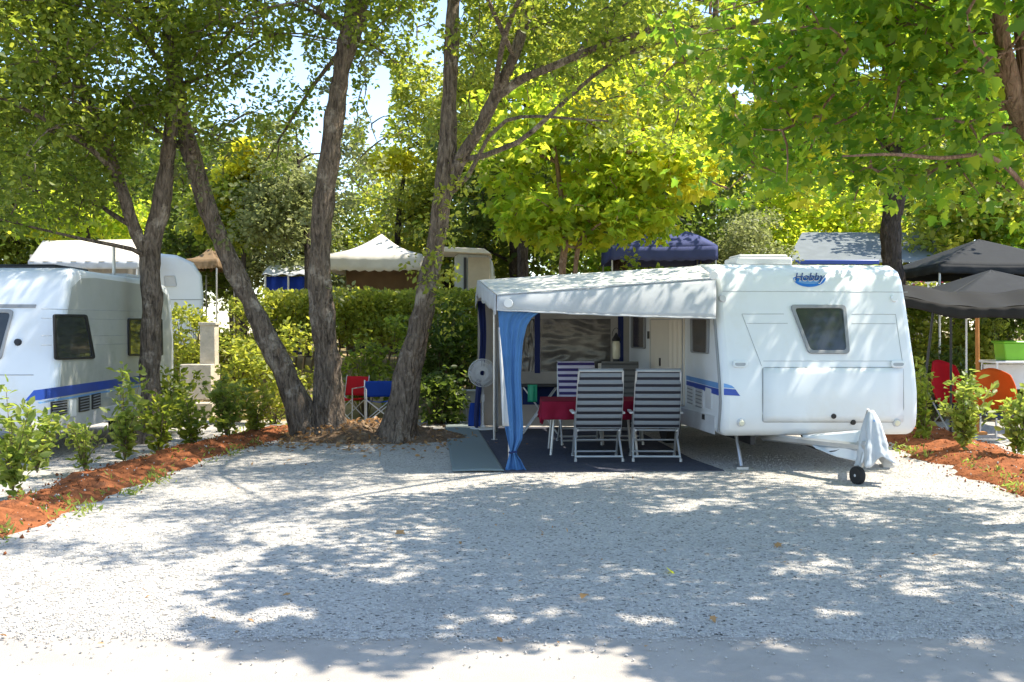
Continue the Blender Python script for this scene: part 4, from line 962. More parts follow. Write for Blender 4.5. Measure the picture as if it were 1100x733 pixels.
f5 = bark_tube(mb, [W_(161, 280, 15), W_(146, 250, 14.9), W_(128, 195, 14.7), W_(116, 158, 14.5), W_(92, 105, 14.3), W_(74, 60, 14.1), W_(64, 25, 14), W_(72, -20, 14), W_(66, -120, 14)], [.10, .085, .08, .075, .07, .066, .06, .055, .025], 10, seed=6.)
crown(t4, list(sp4[int(len(sp4)*.55):])+list(f5), [E(40, 130, 13.6, 1.2, 1.5, 1.1), E(120, 100, 14.2, 1.1, 1.2, .9), E(60, 200, 15.5, 1.2, 1.0, .6, .8), E(-40, 40, 13, 1.8, 1.8, 1.3), E(150, 0, 14, 1.5, 1.6, .8), E(20, -100, 13.5, 2.4, 2.4, 1.2), E(-20, 190, 13.5, .9, 1.2, .8), E(70, 150, 14.3, 1.2, 1.0, .9, 1.3), E(30, 215, 14.5, 1.0, .8, .5), E(225, 175, 16, .9, .8, .7, .8), E(140, 190, 16.2, .9, .8, .6, .8)], 560, 62, .40, .085, OVAL, 'l_oak', 14, .045, mb, 14, gaps=GAPS)
mb.build('trunk', M['bark'], t4, smooth=True)
# leafy sprouts growing from the trunks
def sprouts(root, spots, seed, mat='l_hedge', size=.085):
    rng = np.random.default_rng(seed); cl = np.array([list(P(a, b, Y)) for a, b, Y in spots]); C, out = leaves_of(cl, .24, 42, rng, .9); C[:, 2] -= .05
    link_mesh('foliage', leaf_mesh('foliage', C-np.array(WM[root.name].translation), size, OVAL, .5, .3, out, rng), M[mat], root)
sprouts(t3, [(466, 270, 14.8), (484, 250, 14.9), (490, 225, 14.8), (462, 300, 14.8), (478, 320, 15), (486, 290, 15.1), (446, 285, 15), (474, 205, 14.7), (498, 195, 14.8), (455, 240, 15.1), (480, 345, 15.1), (492, 170, 15), (505, 130, 14.9)], 71)
sprouts(t2, [(336, 190, 15.5), (372, 215, 15.6), (330, 230, 15.6), (366, 310, 15.5), (385, 130, 15.6), (380, 170, 15.7), (396, 60, 15.4), (352, 90, 15.4)], 72, 'l_olive')
sprouts(t1, [(215, 205, 15.1), (225, 160, 15.1), (240, 250, 15.2), (200, 180, 15), (250, 225, 15.3), (186, 150, 15)], 73, 'l_olive')
# root mound with leaf litter between the trunks
m = MB()
def mound(u, v):
    x, y = -3.9+3.4*u, 14.75+2.0*v; a = (u-.5)*2; b = (v-.5)*2; r = min(1, math.hypot(a, b))
    n = mnoise.noise(Vector((x*2.2, y*2.2, 1)))*.35+mnoise.noise(Vector((x*7, y*7, 2)))*.18
    return Vector((x, y, -.02+.21*max(0, 1-r*r)*(1+n*1.5)+.02*mnoise.noise(Vector((x*19, y*19, 4)))*(1-r)))
m.grid(mound, 90, 60); o = m.build('root_mound', M['litter'], smooth=True); tag(o, kind='structure')
# the big plane tree leaning in from the right
rb = Vector((5.75, 8.8, 0))
t5 = tree('maple_tree', 'broad-leaved maple leaning in over the gravel from the right edge', rb)
mb = MB()
sp5 = bark_tube(mb, [(5.75, 8.8, -.1), (5.6, 8.75, 1.2), (5.2, 8.6, 2.4), W_(1125, 165, 8.45), W_(1098, 128, 8.3), W_(1084, 80, 8.2), W_(1072, 15, 8.1), W_(1062, -60, 8.0), (3.4, 7.6, 6.3)], [.20, .17, .15, .135, .125, .07, .06, .05, .03], 14, seed=2., flare=.3)
f6 = bark_tube(mb, [W_(1098, 130, 8.3), W_(1104, 70, 8.2), W_(1099, 0, 8.2), W_(1095, -90, 8.1), (3.9, 8.3, 6.8)], [.10, .085, .075, .06, .03], 12, seed=12.)
f7 = bark_tube(mb, [(5.3, 8.62, 2.2), W_(1105, 205, 8.3), W_(1090, 188, 8.2), W_(1060, 167, 8.1), W_(1010, 170, 8.0), W_(960, 166, 7.9), W_(905, 168, 7.8)], [.05, .028, .024, .02, .017, .012, .008], 8, seed=13.)
# boughs high over the gravel, out of the picture, whose shade lies on it
SH = [[(206, 650), (225, 618), (290, 585), (345, 563), (440, 532), (560, 525), (770, 512), (900, 530), (1120, 545), (1180, 735), (690, 735), (600, 690), (545, 690), (370, 716), (196, 688)]]
def shade_targets(n, rng, h0, h1, y0=5.0, y1=11.8):
    out = []
    while len(out) < n:
        Y = rng.uniform(y0, y1); X = rng.uniform(-3.2, 6.2)
        px = CX+F*X/Y; py = HY+EYE*F/Y
        if any(in_poly(np.array([px]), np.array([py]), p)[0] for p in SH):
            h = rng.uniform(h0, h1); out.append([X+SUN.x*h, Y+SUN.y*h, h])
    return np.array(out)
ex5 = np.concatenate([shade_targets(560, np.random.default_rng(51), 4.3, 7.6), shade_targets(150, np.random.default_rng(55), 4.4, 7.0, 4.7, 6.1)])
# keep boughs from hanging into the open part of the view
px = CX+F*ex5[:, 0]/ex5[:, 1]; py = HY-F*(ex5[:, 2]-EYE)/ex5[:, 1]
ex5 = ex5[(py < -20) | ((px > 760) & (py < 40))]
ex5 = np.concatenate([ex5, surf_targets([cv.w(0, 0, .5), cv.w(2.44, 0, .5), cv.w(2.44, .5, 2.6), cv.w(0, .5, 2.6)], 30, np.random.default_rng(54), 2.8, 6.0)])  # more leaf clusters added to shade the caravan's front
VIEW5 = [E(960, 40, 8.4, 1.3, 1.2, .55), E(1060, 40, 7.8, .6, .9, .5, .8), E(880, 90, 9.2, 1.0, .9, .5), E(1000, 150, 8.6, .9, .9, .35), E(1070, 205, 8.8, .5, .7, .25, .8), E(930, 195, 9.2, .8, .8, .2, .7), E(840, 150, 10, .9, .8, .45, .8), E(1090, 90, 8.8, .4, .7, .5, .6), E(780, 60, 10, .8, .9, .6, .6), E(800, 180, 11, .7, .7, .3, .5)]
crown(t5, list(sp5[len(sp5)//2:])+list(f6), VIEW5, 260, 24, .34, .104, LOBED, 'l_maple', 9, .016, mb, 15, up=.7, droop=.5, gaps=GAPS+[[(1066, 28), (1110, 28), (1110, 140), (1078, 132)]])
crown(t5, list(sp5[len(sp5)//2:])+list(f6), None, 0, 46, .42, .10, LOBED, 'l_maple', 12, .02, mb, 16, up=.9, droop=.45, extra=ex5)
link_mesh('crown', leaf_mesh('crown', leaves_of(clusters_in(VIEW5[4:7]+VIEW5[2:3], 26, np.random.default_rng(56)), .26, 16, np.random.default_rng(57))[0]-np.array(WM[t5.name].translation), .09, LOBED, .7, .5, None, np.random.default_rng(58)), M['l_yellow'], t5)
mb.build('trunk', M['bark_warm'], t5, smooth=True)
# young bright tree behind the awning, dark trunk behind the caravan
def mid_tree(name, label, base, stems, ells, ncl, per, rad, size, shape, mat, bark, seed, nb=8, up=.6, droop=.3, filt=False, r0=.03, extra_mat=None):
    r = tree(name, label, base); mb = MB(); sp = []
    for pts, rr in stems: sp += bark_tube(mb, pts, rr, 10, seed=seed)
    crown(r, sp[len(sp)//3:], ells, ncl, per, rad, size, shape, mat, nb, r0, mb, seed, up, droop, filt, gaps=GAPS)
    if extra_mat:
        rng = np.random.default_rng(seed+100); cl = clusters_in(extra_mat[1], extra_mat[2], rng); C, out = leaves_of(cl, rad, per, rng)
        me = leaf_mesh('crown', C-np.array(WM[r.name].translation), size, shape, up, droop, out, rng); link_mesh('crown', me, M[extra_mat[0]], r)
    mb.build('trunk', M[bark], r, smooth=True); return r
b = W_(606, 300, 19.5); b.z = TH(b.x, 19.5)
mid_tree('young_tree', 'young tree with bright yellow-green leaves rising behind the awning roof', b, [([(b.x, b.y, b.z-.1), W_(604, 300, 19.5), W_(607, 255, 19.5), W_(600, 190, 19.5), W_(590, 120, 19.5)], [.08, .075, .07, .05, .02]), ([(b.x+.1, b.y, b.z-.1), W_(618, 290, 19.4), W_(628, 250, 19.3), W_(650, 200, 19.2), W_(680, 150, 19)], [.06, .05, .045, .035, .015])],
         [E(600, 190, 19.5, 1.5, 1.3, 1.5), E(690, 195, 19.0, 1.2, 1.1, 1.1), E(720, 170, 18.6, .8, .8, .4, .7), E(590, 105, 19.8, .9, .9, .6, .8), E(640, 235, 19, 1.2, .9, .5, .9), E(555, 230, 19.9, .6, .7, .5, .7), E(665, 105, 20.2, 1.3, 1.0, .8, .9), E(760, 140, 19.8, .9, .9, .7, .7), E(520, 140, 20.4, .6, .7, .8, .6)], 350, 27, .36, .17, LOBED, 'l_young', 'bark_warm', 21, 12, .7, .5, extra_mat=('l_yellow', [E(770, 178, 18.4, .35, .3, .3), E(735, 190, 18.4, .6, .4, .3), E(650, 120, 19, .6, .5, .4)], 30))
b = W_(958, 300, 19.6); b.z = TH(b.x, 19.6)
mid_tree('tall_tree', 'tree with a bare dark trunk rising directly behind the caravan roof', b, [([(b.x, b.y, -.1), W_(960, 320, 19.6), W_(957, 250, 19.6), W_(962, 195, 19.6), W_(958, 120, 19.6), W_(950, 20, 19.5)], [.25, .22, .21, .20, .16, .06])],
         [E(920, 120, 19.5, 1.8, 1.5, .7), E(1020, 140, 19.8, 1.6, 1.5, .8), E(860, 160, 19, 1.0, 1.2, .6), E(960, 40, 19.5, 2.4, 2.0, 1.0)], 190, 65, .55, .14, OVAL, 'l_maple', 'bark_far', 22, 10)
b = W_(664, 300, 25); b.z = 1.1
mid_tree('tall_tree', 'tree with a thin dark trunk rising behind the blue gazebo', b, [([(b.x, b.y, 1.0), W_(666, 260, 25), W_(668, 200, 25), W_(690, 100, 25), W_(700, 0, 25)], [.2, .17, .15, .12, .05])],
         [E(700, 60, 25, 2.6, 2, 1.6), E(640, 120, 25, 1.8, 1.6, 1.0), E(760, 130, 25, 1.6, 1.6, .9)], 190, 60, .65, .17, OVAL, 'l_oak', 'bark_far', 23, 10)
b = W_(560, 300, 22); b.z = 1.1
mid_tree('tall_tree', 'tree with mottled olive crown filling the top behind the forked oak', b, [([(b.x, b.y, 1.0), W_(562, 260, 22), W_(566, 160, 22), W_(570, 60, 22), W_(590, -40, 22)], [.14, .12, .1, .08, .03])],
         [E(560, 60, 22, 1.6, 1.3, 1.2), E(640, 30, 22, 1.6, 1.3, 1.0), E(720, 70, 21.5, 1.3, 1.2, 1.0), E(790, 130, 21.5, 1.0, 1.0, .7), E(500, 120, 22.5, .8, 1.0, 1.0)], 230, 65, .5, .12, OVAL, 'l_hedge', 'bark_far', 27, 12)
b = W_(330, 330, 22.5); b.z = 1.1
mid_tree('tall_tree', 'slim grey-green tree filling the gap behind the straight oak', b, [([(b.x, b.y, 1.0), W_(330, 260, 22.5), W_(322, 190, 22.5), W_(318, 140, 22.5)], [.1, .08, .06, .02])],
         [E(310, 200, 22.5, .9, .9, .8), E(300, 150, 22.6, .5, .6, .5, .6), E(385, 160, 23.5, .5, .6, .8, .6), E(295, 240, 22.4, .7, .7, .5)], 110, 70, .45, .11, OVAL, 'l_olive', 'bark_far', 28, 8)
b = W_(95, 330, 23.5); b.z = 1.1
mid_tree('young_tree', 'yellow-green young tree behind the white caravan on the far left', b, [([(b.x, b.y, 1.0), W_(95, 260, 23.5), W_(90, 200, 23.5)], [.1, .07, .03])],
         [E(85, 228, 23.6, 1.3, 1.0, .55), E(130, 235, 23.6, .8, .8, .4), E(50, 240, 23.8, .7, .7, .4)], 90, 60, .45, .13, OVAL, 'l_young', 'bark_far', 24, 6)
b = W_(262, 330, 23); b.z = 1.1
mid_tree('young_tree', 'small tree with lemon-yellow leaves seen left of the leaning oak', b, [([(b.x, b.y, 1.0), W_(262, 260, 23), W_(266, 170, 23)], [.09, .06, .02])],
         [E(268, 165, 23, .55, .5, .5), E(245, 200, 23, .6, .5, .5), E(285, 195, 23, .3, .3, .3, .5), E(225, 230, 23, .5, .5, .3, .6)], 60, 45, .32, .15, OVAL, 'l_yellow', 'bark_far', 25, 6, extra_mat=('l_oak', [E(250, 230, 23, 1.2, .8, .9)], 60))
b = W_(425, 330, 28.5); b.z = 1.1
mid_tree('young_tree', 'green tree with yellow tips rising beyond the white marquee', b, [([(b.x, b.y, 1.0), W_(428, 240, 28.5), W_(440, 150, 28.5)], [.12, .09, .03])],
         [E(440, 110, 28.5, 1.2, 1.1, 1.2), E(520, 180, 28.5, 1.4, 1.2, 1.4), E(455, 215, 28.5, .8, .9, .6)], 130, 60, .5, .15, OVAL, 'l_hedge', 'bark_far', 26, 8, extra_mat=('l_yellow', [E(420, 175, 28, .7, .5, .35)], 22))
# trees beyond the camp: six built, then copied with their own size and turn
def far_proto(label, mat, seed, size=.19, ncl=125, per=58, rx=2.4, h=7.0, rad=.75, shape=OVAL):
    r = thing('background_tree', label, 'tree', (0, 0, 0), 0, 'trees beyond the camp'); rng = np.random.default_rng(seed); mb = MB()
    sp = bark_tube(mb, [(0, 0, -.2), (.1, .05, 1.5), (-.1, 0, 3.2), (.15, .1, h*.75)], [.24, .2, .16, .05], 8, .4, seed=seed)
    ells = []
    for k in range(7):
        a = k*2.4; z = h*(.34+.52*k/6); q = rx*(.62-.3*abs(k/6-.35)); ells.append(((q*math.cos(a), q*math.sin(a), z), (rx*.55, rx*.55, h*.16), 1))
    crown(r, sp[2:], ells, ncl, per, rad, size, shape, mat, 9, .05, mb, seed, filt=False)
    mb.build('trunk', M['bark_far'], r, smooth=True); return r
KIN = {'oak': far_proto('', 'l_oak', 31), 'dark': far_proto('', 'l_dark', 32), 'olive': far_proto('', 'l_olive', 33, .17, 140, 80, 2.2, 7), 'maple': far_proto('', 'l_maple', 34, .22), 'hedge': far_proto('', 'l_hedge', 35), 'young': far_proto('', 'l_young', 36, .2)}
used = set()
FAR = [(20, 29, 'dark', 1.1, 'dark tree filling the sky above the left caravan roof'), (-70, 27, 'oak', 1.15, 'oak cut by the left edge beyond the left caravan'), (130, 33, 'oak', 1.05, 'oak crown beyond the yellow-green young tree on the left'),
       (205, 28, 'dark', .92, 'dark tree between the two forked oak trunks at left'), (305, 27, 'olive', .84, 'grey-green olive-like tree between the leaning and the straight oak'), (255, 38, 'olive', 1.05, 'pale olive-toned tree farther back behind the lemon-yellow tree'),
       (370, 33, 'oak', .72, 'low round tree directly behind the white marquee'), (480, 30, 'hedge', .95, 'light green tree behind the thick forked oak trunk'), (555, 27, 'dark', 1.05, 'dark tree standing in shade left of the bright young tree'),
       (545, 40, 'oak', 1.35, 'taller tree behind the fork of the thick oak'), (650, 32, 'maple', 1.2, 'green tree beyond the bright young tree'), (740, 29, 'dark', .95, 'dark bushy tree right of the blue gazebo'),
       (735, 42, 'oak', 1.3, 'far oak seen above the blue gazebo'), (830, 33, 'young', .85, 'sunlit yellow-green tree left of the mobile home roof'), (800, 26, 'olive', .55, 'low grey-green tree just beyond the caravan roof hatch'),
       (895, 34, 'young', .95, 'sunlit yellow-green tree above the mobile home roof'), (960, 40, 'dark', 1.35, 'dark tall tree far behind the bare dark trunk'), (1030, 27.8, 'hedge', 1.0, 'brownish light tree right of the bare dark trunk'),
       (1075, 28, 'maple', .95, 'green tree above the grey gazebos'), (1150, 30, 'oak', 1.2, 'oak cut by the right edge beyond the gazebos'), (860, 44, 'oak', 1.4, 'distant oak closing the view above the caravan'),
       (1060, 42, 'oak', 1.35, 'distant oak closing the view above the gazebos'), (60, 44, 'oak', 1.35, 'distant oak closing the view at the upper left'), (440, 45, 'olive', 1.0, 'distant grey-green tree between straight and forked oak'), (190, 46, 'dark', 1.3, 'distant dark tree behind the forked oak at left')]
for i, (px_, Y, kind, sc, lab) in enumerate(FAR):
    o = KIN[kind] if kind not in used else copy_tree(KIN[kind])
    used.add(kind); o['label'] = lab; x = (px_-CX)/F*Y; o.location = (x, Y, TH(x, Y)-.05); o.rotation_euler = (0, 0, i*1.7); s = sc*(Y/30)**.35; o.scale = (s, s, s*1.02)
# ------------------------------------------------------------------ shrubs, hedge, saplings
def bush(label, x, y, w, d, h, mat, seed, ncl=26, per=60, size=.10, rad=.3, group=None, name='bush', z0=None, shape=OVAL, low=.02):
    z = TH(x, y) if z0 is None else z0
    r = thing(name, label, 'bush', (x, y, z), 0, group); rng = np.random.default_rng(seed)
    mb = MB(); ells = [((x, y, z+h*(.5+low/2)), (w/2, d/2, h*(.5-low/2)), 1)]
    cl = clusters_in(ells, ncl, rng); C, out = leaves_of(cl, rad, per, rng, .8); C[:, 2] = np.maximum(C[:, 2], z+.03+rng.random(len(C))*.12)
    out = rng.normal(size=C.shape)*.3+np.array([0, 0, .4])
    for t in cl: mb.tube([(x+(t[0]-x)*.15, y+(t[1]-y)*.15, z-.05), (x+(t[0]-x)*.6, y+(t[1]-y)*.6, z+(t[2]-z)*.55), tuple(t)], [.010, .008, .004], 4, False)
    me = leaf_mesh('foliage', C-np.array((x, y, z)), size, shape, .6, .05, out, rng); link_mesh('foliage', me, M[mat], r); mb.build('stem', M['stem'], r); return r
def sapling(label, px, pyb, pyt, Y, wpx, seed, n=7, size=.11, group='saplings planted in the red soil', z0=.12, mat='l_bush'):
    q = P(px, pyb, Y); h = (pyb-pyt)/F*Y; w = wpx/F*Y; rng = np.random.default_rng(seed); b = Vector((q.x, Y, z0))
    r = thing('sapling', label, 'shrub', b, 0, group); mb = MB(); C = []; out = []
    for k in range(n):
        a = rng.uniform(0, 6.28); rr = w/2*rng.uniform(.1, 1.25)**1.1; t = b+Vector((rr*math.cos(a), rr*math.sin(a)*.8, h*rng.uniform(.4, 1.05)*(1-.25*rr/w)))
        path = smooth_path([b+Vector((0, 0, -.05)), b+Vector((.06*math.cos(a), .06*math.sin(a), h*.25)), b.lerp(t, .6)+Vector((0, 0, .05*h)), t], .06); mb.tube(path, lerp_list([.007, .005, .003], len(path)), 5, False)
        for i in range(int(len(path)*.16), len(path)):
            for j in range(3 if i < len(path)-3 else 5): C.append(list(path[i]+Vector(rng.normal(size=3)*.045))); out.append([math.cos(a)*.5+rng.normal()*.8, math.sin(a)*.5+rng.normal()*.8, .6])
    C = np.array(C); out = np.array(out)
    me = leaf_mesh('foliage', C-np.array(b), size, OVAL, .6, -.1, out, rng, .8); link_mesh('foliage', me, M[mat], r); mb.build('stem', M['stem'], r, smooth=True); return r
sapling('large leafy sapling at the left edge, nearest of those in the red soil', 14, 545, 436, 10.0, 70, 41, 10, .115)
sapling('lowest sapling in the red soil, in front of the left caravan corner', 91, 515, 466, 11.6, 46, 42, 10, .085)
sapling('tall thin sapling with pale tips in front of the caravan vents', 134, 503, 408, 12.5, 58, 43, 12, .11)
sapling('dark bushy sapling standing just left of the forked trunk by the caravan', 172, 494, 420, 13.2, 56, 44, 12, .11, mat='l_oak')
sapling('dark sapling right of the forked trunk by the caravan', 206, 482, 432, 14.0, 50, 45, 12, .11, mat='l_oak')
sapling('bushy sapling before the concrete post, nearest the leaning oak', 243, 470, 405, 15.2, 62, 46, 16, .12)
sapling('leafy sapling on the red soil right behind the caravan corner', 1036, 472, 397, 13.2, 66, 47, 15, .115, 'saplings planted in the red soil on the right', .2)
sapling('sapling with reddish tips cut by the right edge of the picture', 1094, 468, 405, 12.6, 44, 48, 12, .115, 'saplings planted in the red soil on the right', .2)
sapling('slim dark shrub growing close against the right side of the caravan', 992, 470, 385, 14.5, 40, 49, 12, .11, 'saplings planted in the red soil on the right', .1, 'l_oak')
sapling('low spreading shrub at the far left edge behind the nearest sapling', 40, 520, 455, 11.4, 60, 241, 12, .10)
sapling('round shrub right of the bushy sapling, touching the leaning oak', 275, 466, 408, 15.6, 60, 244, 15, .11, mat='l_hedge')
sapling('dark low shrub left of the concrete post blocks', 192, 470, 405, 16.5, 60, 245, 14, .12, mat='l_oak')
# clipped hedge on the bank
hx0, hx1, hy = P(284, 0, 21.4).x, P(520, 0, 21.4).x, 21.4
hz0 = TH((hx0+hx1)/2, hy)
hd = thing('hedge', 'clipped light green hedge below the white marquee, behind the oaks', 'hedge', ((hx0+hx1)/2, hy, hz0))
rng = np.random.default_rng(61); n = 15000
ztop = P(0, 313, hy).z
C = np.stack([rng.uniform(hx0, hx1, n), hy+rng.uniform(-.55, .55, n), hz0+(ztop-hz0)*(.3+.7*rng.uniform(0, 1, n)**.8)], 1)
C[:, 2] += np.array([.10*mnoise.noise(Vector((c[0]*1.8, c[1]*2, 1))) for c in C]); C[:, 1] += np.array([.14*mnoise.noise(Vector((c[0]*2.2, c[2]*2.2, 5))) for c in C])
me = leaf_mesh('foliage', C-np.array(hd.location), .10, OVAL, .3, -.2, np.tile(np.array([0, -.4, .5]), (n, 1)), rng); link_mesh('foliage', me, M['l_hedge'], hd)
m = MB()
for k in range(26):
    x = hx0+(hx1-hx0)*(k+.5)/26; m.tube([(x, hy, hz0-.1), (x+.08, hy+.03, hz0+.5), (x-.05, hy, ztop-.2)], [.03, .02, .008], 5, False)
m.build('stem', M['stem'], hd)
def pb(px, pyt, pyb, Y, wpx, lab, mat, seed, dens=1.0, size=.10, **k):
    x = (px-CX)/F*Y; z = TH(x, Y); top = P(px, pyt, Y).z; w = wpx/F*Y
    bush(lab, x, Y, w, w*.8, max(.35, top-z), mat, seed, int(26*dens), 60, size, .30, **k)
pb(205, 322, 392, 20.6, 60, 'light bush beneath the far left white caravan, left of the concrete post', 'l_hedge', 71, 1.4)
pb(258, 318, 400, 20.8, 70, 'light bush on the bank right of the concrete post', 'l_hedge', 72, 1.6)
pb(255, 362, 440, 18.4, 48, 'bush growing around the foot of the concrete post', 'l_hedge', 73, .7)
pb(295, 372, 440, 18.0, 56, 'bush seen between the leaning oak and the straight oak', 'l_hedge', 74, .6)
pb(318, 345, 420, 19.5, 54, 'light bush behind the gap of the leaning and straight oaks', 'l_hedge', 75, .6)
pb(392, 365, 420, 19.4, 46, 'sparse bush between straight and forked oak above the red chair', 'l_oak', 76, .7)
pb(425, 340, 445, 19.2, 56, 'loose bush close behind the forked oak trunk', 'l_oak', 77, .7)
pb(472, 318, 440, 19.6, 56, 'tall dark bush between the forked oak and the awning', 'l_dark', 78, 1.6)  # leaf colour of this and the next two bushes darkened for shade
pb(500, 340, 430, 19.9, 50, 'bush just left of the awning rear, above the pale crates', 'l_oak', 79, 1.3)
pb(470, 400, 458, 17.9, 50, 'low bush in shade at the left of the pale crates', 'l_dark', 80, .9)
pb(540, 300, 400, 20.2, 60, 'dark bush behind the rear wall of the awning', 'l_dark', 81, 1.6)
pb(695, 270, 330, 19.2, 80, 'leafy shrub poking above the awning roof before the blue gazebo', 'l_oak', 82, 1.0)
pb(785, 262, 330, 19.0, 70, 'dark shrub rising behind the caravan roof left of the hatch', 'l_dark', 83, 1.6)
pb(835, 264, 330, 19.3, 60, 'dark shrub rising behind the caravan roof hatch', 'l_oak', 84, 1.5)
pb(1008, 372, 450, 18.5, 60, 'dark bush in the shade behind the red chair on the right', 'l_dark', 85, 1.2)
pb(1065, 345, 420, 19.6, 80, 'light bush in the background below the grey gazebo', 'l_hedge', 86, 1.5)
pb(1010, 345, 430, 19.8, 60, 'bush in the background right of the caravan beneath the dark net', 'l_hedge', 87, 1.3)
pb(1120, 350, 430, 19.3, 60, 'bush cut by the right edge behind the white table', 'l_oak', 88, 1.3)
pb(1045, 300, 420, 20.6, 70, 'tall dark bush behind the white post under the gazebos', 'l_oak', 92, 2.0)
pb(1092, 305, 420, 20.4, 70, 'tall bush behind the lime green box at right', 'l_dark', 93, 2.0)
pb(985, 318, 430, 20.8, 60, 'tall bush between caravan edge and gazebo legs', 'l_oak', 94, 2.0)
# litter and weeds too many to count
rng = np.random.default_rng(401); n = 900
C = np.stack([rng.normal(-2.5, 1.0, n), rng.normal(15.2, .75, n), np.zeros(n)], 1); C = C[C[:, 1] < 17]
for c in C:
    a = (c[0]+3.9)/3.4*2-1; b_ = (c[1]-14.75)/2*2-1; c[2] = .02+max(0, .21*(1-min(1, a*a+b_*b_)))*1.25
tag(link_mesh('leaf_litter', leaf_mesh('leaf_litter', C, .075, OVAL, 1.6, 0, None, rng), M['dead_leaf']), kind='stuff')
n = 220; Y_ = 5.3+rng.random(n)**1.3*8; X_ = (rng.random(n)-.5)*1.05*Y_; ok_ = (np.sin(X_*2.1+1)+np.sin(Y_*1.7+X_)+rng.normal(size=n)*.7 > .2) & (X_ > -3.7)
tag(link_mesh('twig_litter', leaf_mesh('twig_litter', np.stack([X_, Y_, np.full(n, .024)], 1)[ok_], .045, SIMPLE, 2.5, 0, None, rng, .8), M['dead_leaf']), kind='stuff')
C = []
for k in range(85):
    left = rng.random() < .7
    y = rng.uniform(7.2, 16.5) if left else rng.uniform(9.5, 14)
    x = (-4.6+.07*(y-7)+(.35 if rng.random() < .7 else -.3)+rng.normal()*.12) if left else 6.0-.55+rng.normal()*.15
    for j in range(int(rng.integers(6, 22))): C.append([x+rng.normal()*.06, y+rng.normal()*.06, .03+abs(rng.normal())*.04])
C = np.array(C)
tag(link_mesh('weeds', leaf_mesh('weeds', C, .07, SIMPLE, .2, -.9, None, rng, .5), M['l_bush']), kind='stuff')
# ------------------------------------------------------------------ utility post, things behind
cp = P(220, 412, 19.9); cz = TH(cp.x, 19.9)
zt = lambda py: P(0, py, 19.9).z
ps = thing('utility_post', 'pale concrete service post standing on stepped concrete blocks', 'utility post', (cp.x, 19.9, cz-.1))
x0, x1 = P(217, 0, 19.9).x, P(233, 0, 19.9).x
m = MB(); m.box(((x0+x1)/2, 19.9, (zt(349)+zt(395))/2), (x1-x0, .28, zt(349)-zt(395))); m.box(((x0+x1)/2, 19.9, zt(348)), (x1-x0+.05, .33, .06)); m.build('post', M['concrete'], ps, bevel=.012)
m = MB(); m.box((P(216, 0, 19.9).x, 19.85, (zt(391)+zt(412))/2-.15), (.62, .6, zt(391)-zt(412)+.3)); m.build('block', M['concrete'], ps, bevel=.015)
m = MB(); m.box((P(208, 0, 19.5).x, 19.45, TH(-6, 19.45)+.10), (.9, .4, .35)); m.build('step', M['concrete'], ps, bevel=.015)
# white caravan with an awning on the terrace at far left
Yb = 22.4; zb = 1.1
pc = thing('caravan', 'white caravan with rounded end on the terrace beyond the forked oak', 'caravan', (P(150, 0, Yb).x, Yb, zb))
prof = [(90, 380), (90, 285), (100, 279), (160, 271), (190, 274), (208, 282), (217, 296), (219, 320), (218, 345), (210, 372), (205, 380)]
m = MB(); m.prism([P(x, y, Yb) for x, y in prof], (-.78, 2.2, 0)); m.build('body', M['white'], pc, bevel=.08, seg=3)
def fl(x, y, o=0.0): return P(x, y, Yb)+Vector((0, -o, 0))
window(pc, fl, [(176, 296), (188, 296), (190, 308), (177, 308)], Vector((0, -1, 0)), .85, .8, 2, 'pale_trim', 'pale_trim')
m = MB(); seamline(m, fl, [(95, 322), (217, 322)], .01); m.build('panel_seam', M['seam'], pc)
wheel(pc, P(150, 384, Yb)+Vector((0, .1, 0)), Vector((0, -1, 0)))
pa = thing('awning', 'white pitched awning roof beside the far left white caravan', 'awning', (P(90, 0, 21.6).x, 21.6, zb))
m = MB(); m.grid(patch4(P(30, 281, 21.2), P(150, 281, 21.2), P(146, 257.5, 22.35), P(46, 259, 22.35), .04), 20, 8); m.build('roof', M['canvas'], pa, smooth=True, solid=.01)
m = MB(); m.grid(lambda u, v: P(30+120*u, 281, 21.2)+Vector((0, .01*math.sin(u*50), -.16*v)), 40, 3); m.build('valance', M['awning_grey'], pa, smooth=True, solid=.006)
m = MB(); m.grid(lambda u, v: P(32+116*u, 281, 21.9)+Vector((0, .03*math.sin(u*40), .15-1.6*v)), 40, 6); m.build('wall', M['liner'], pa, smooth=True, solid=.006)
for x in (32, 90, 147): m = MB(); q = P(x, 282, 21.25); m.tube([q, Vector((q.x, q.y, TH(q.x, q.y)))], .02, 6); m.build('pole', M['steel'], pa)
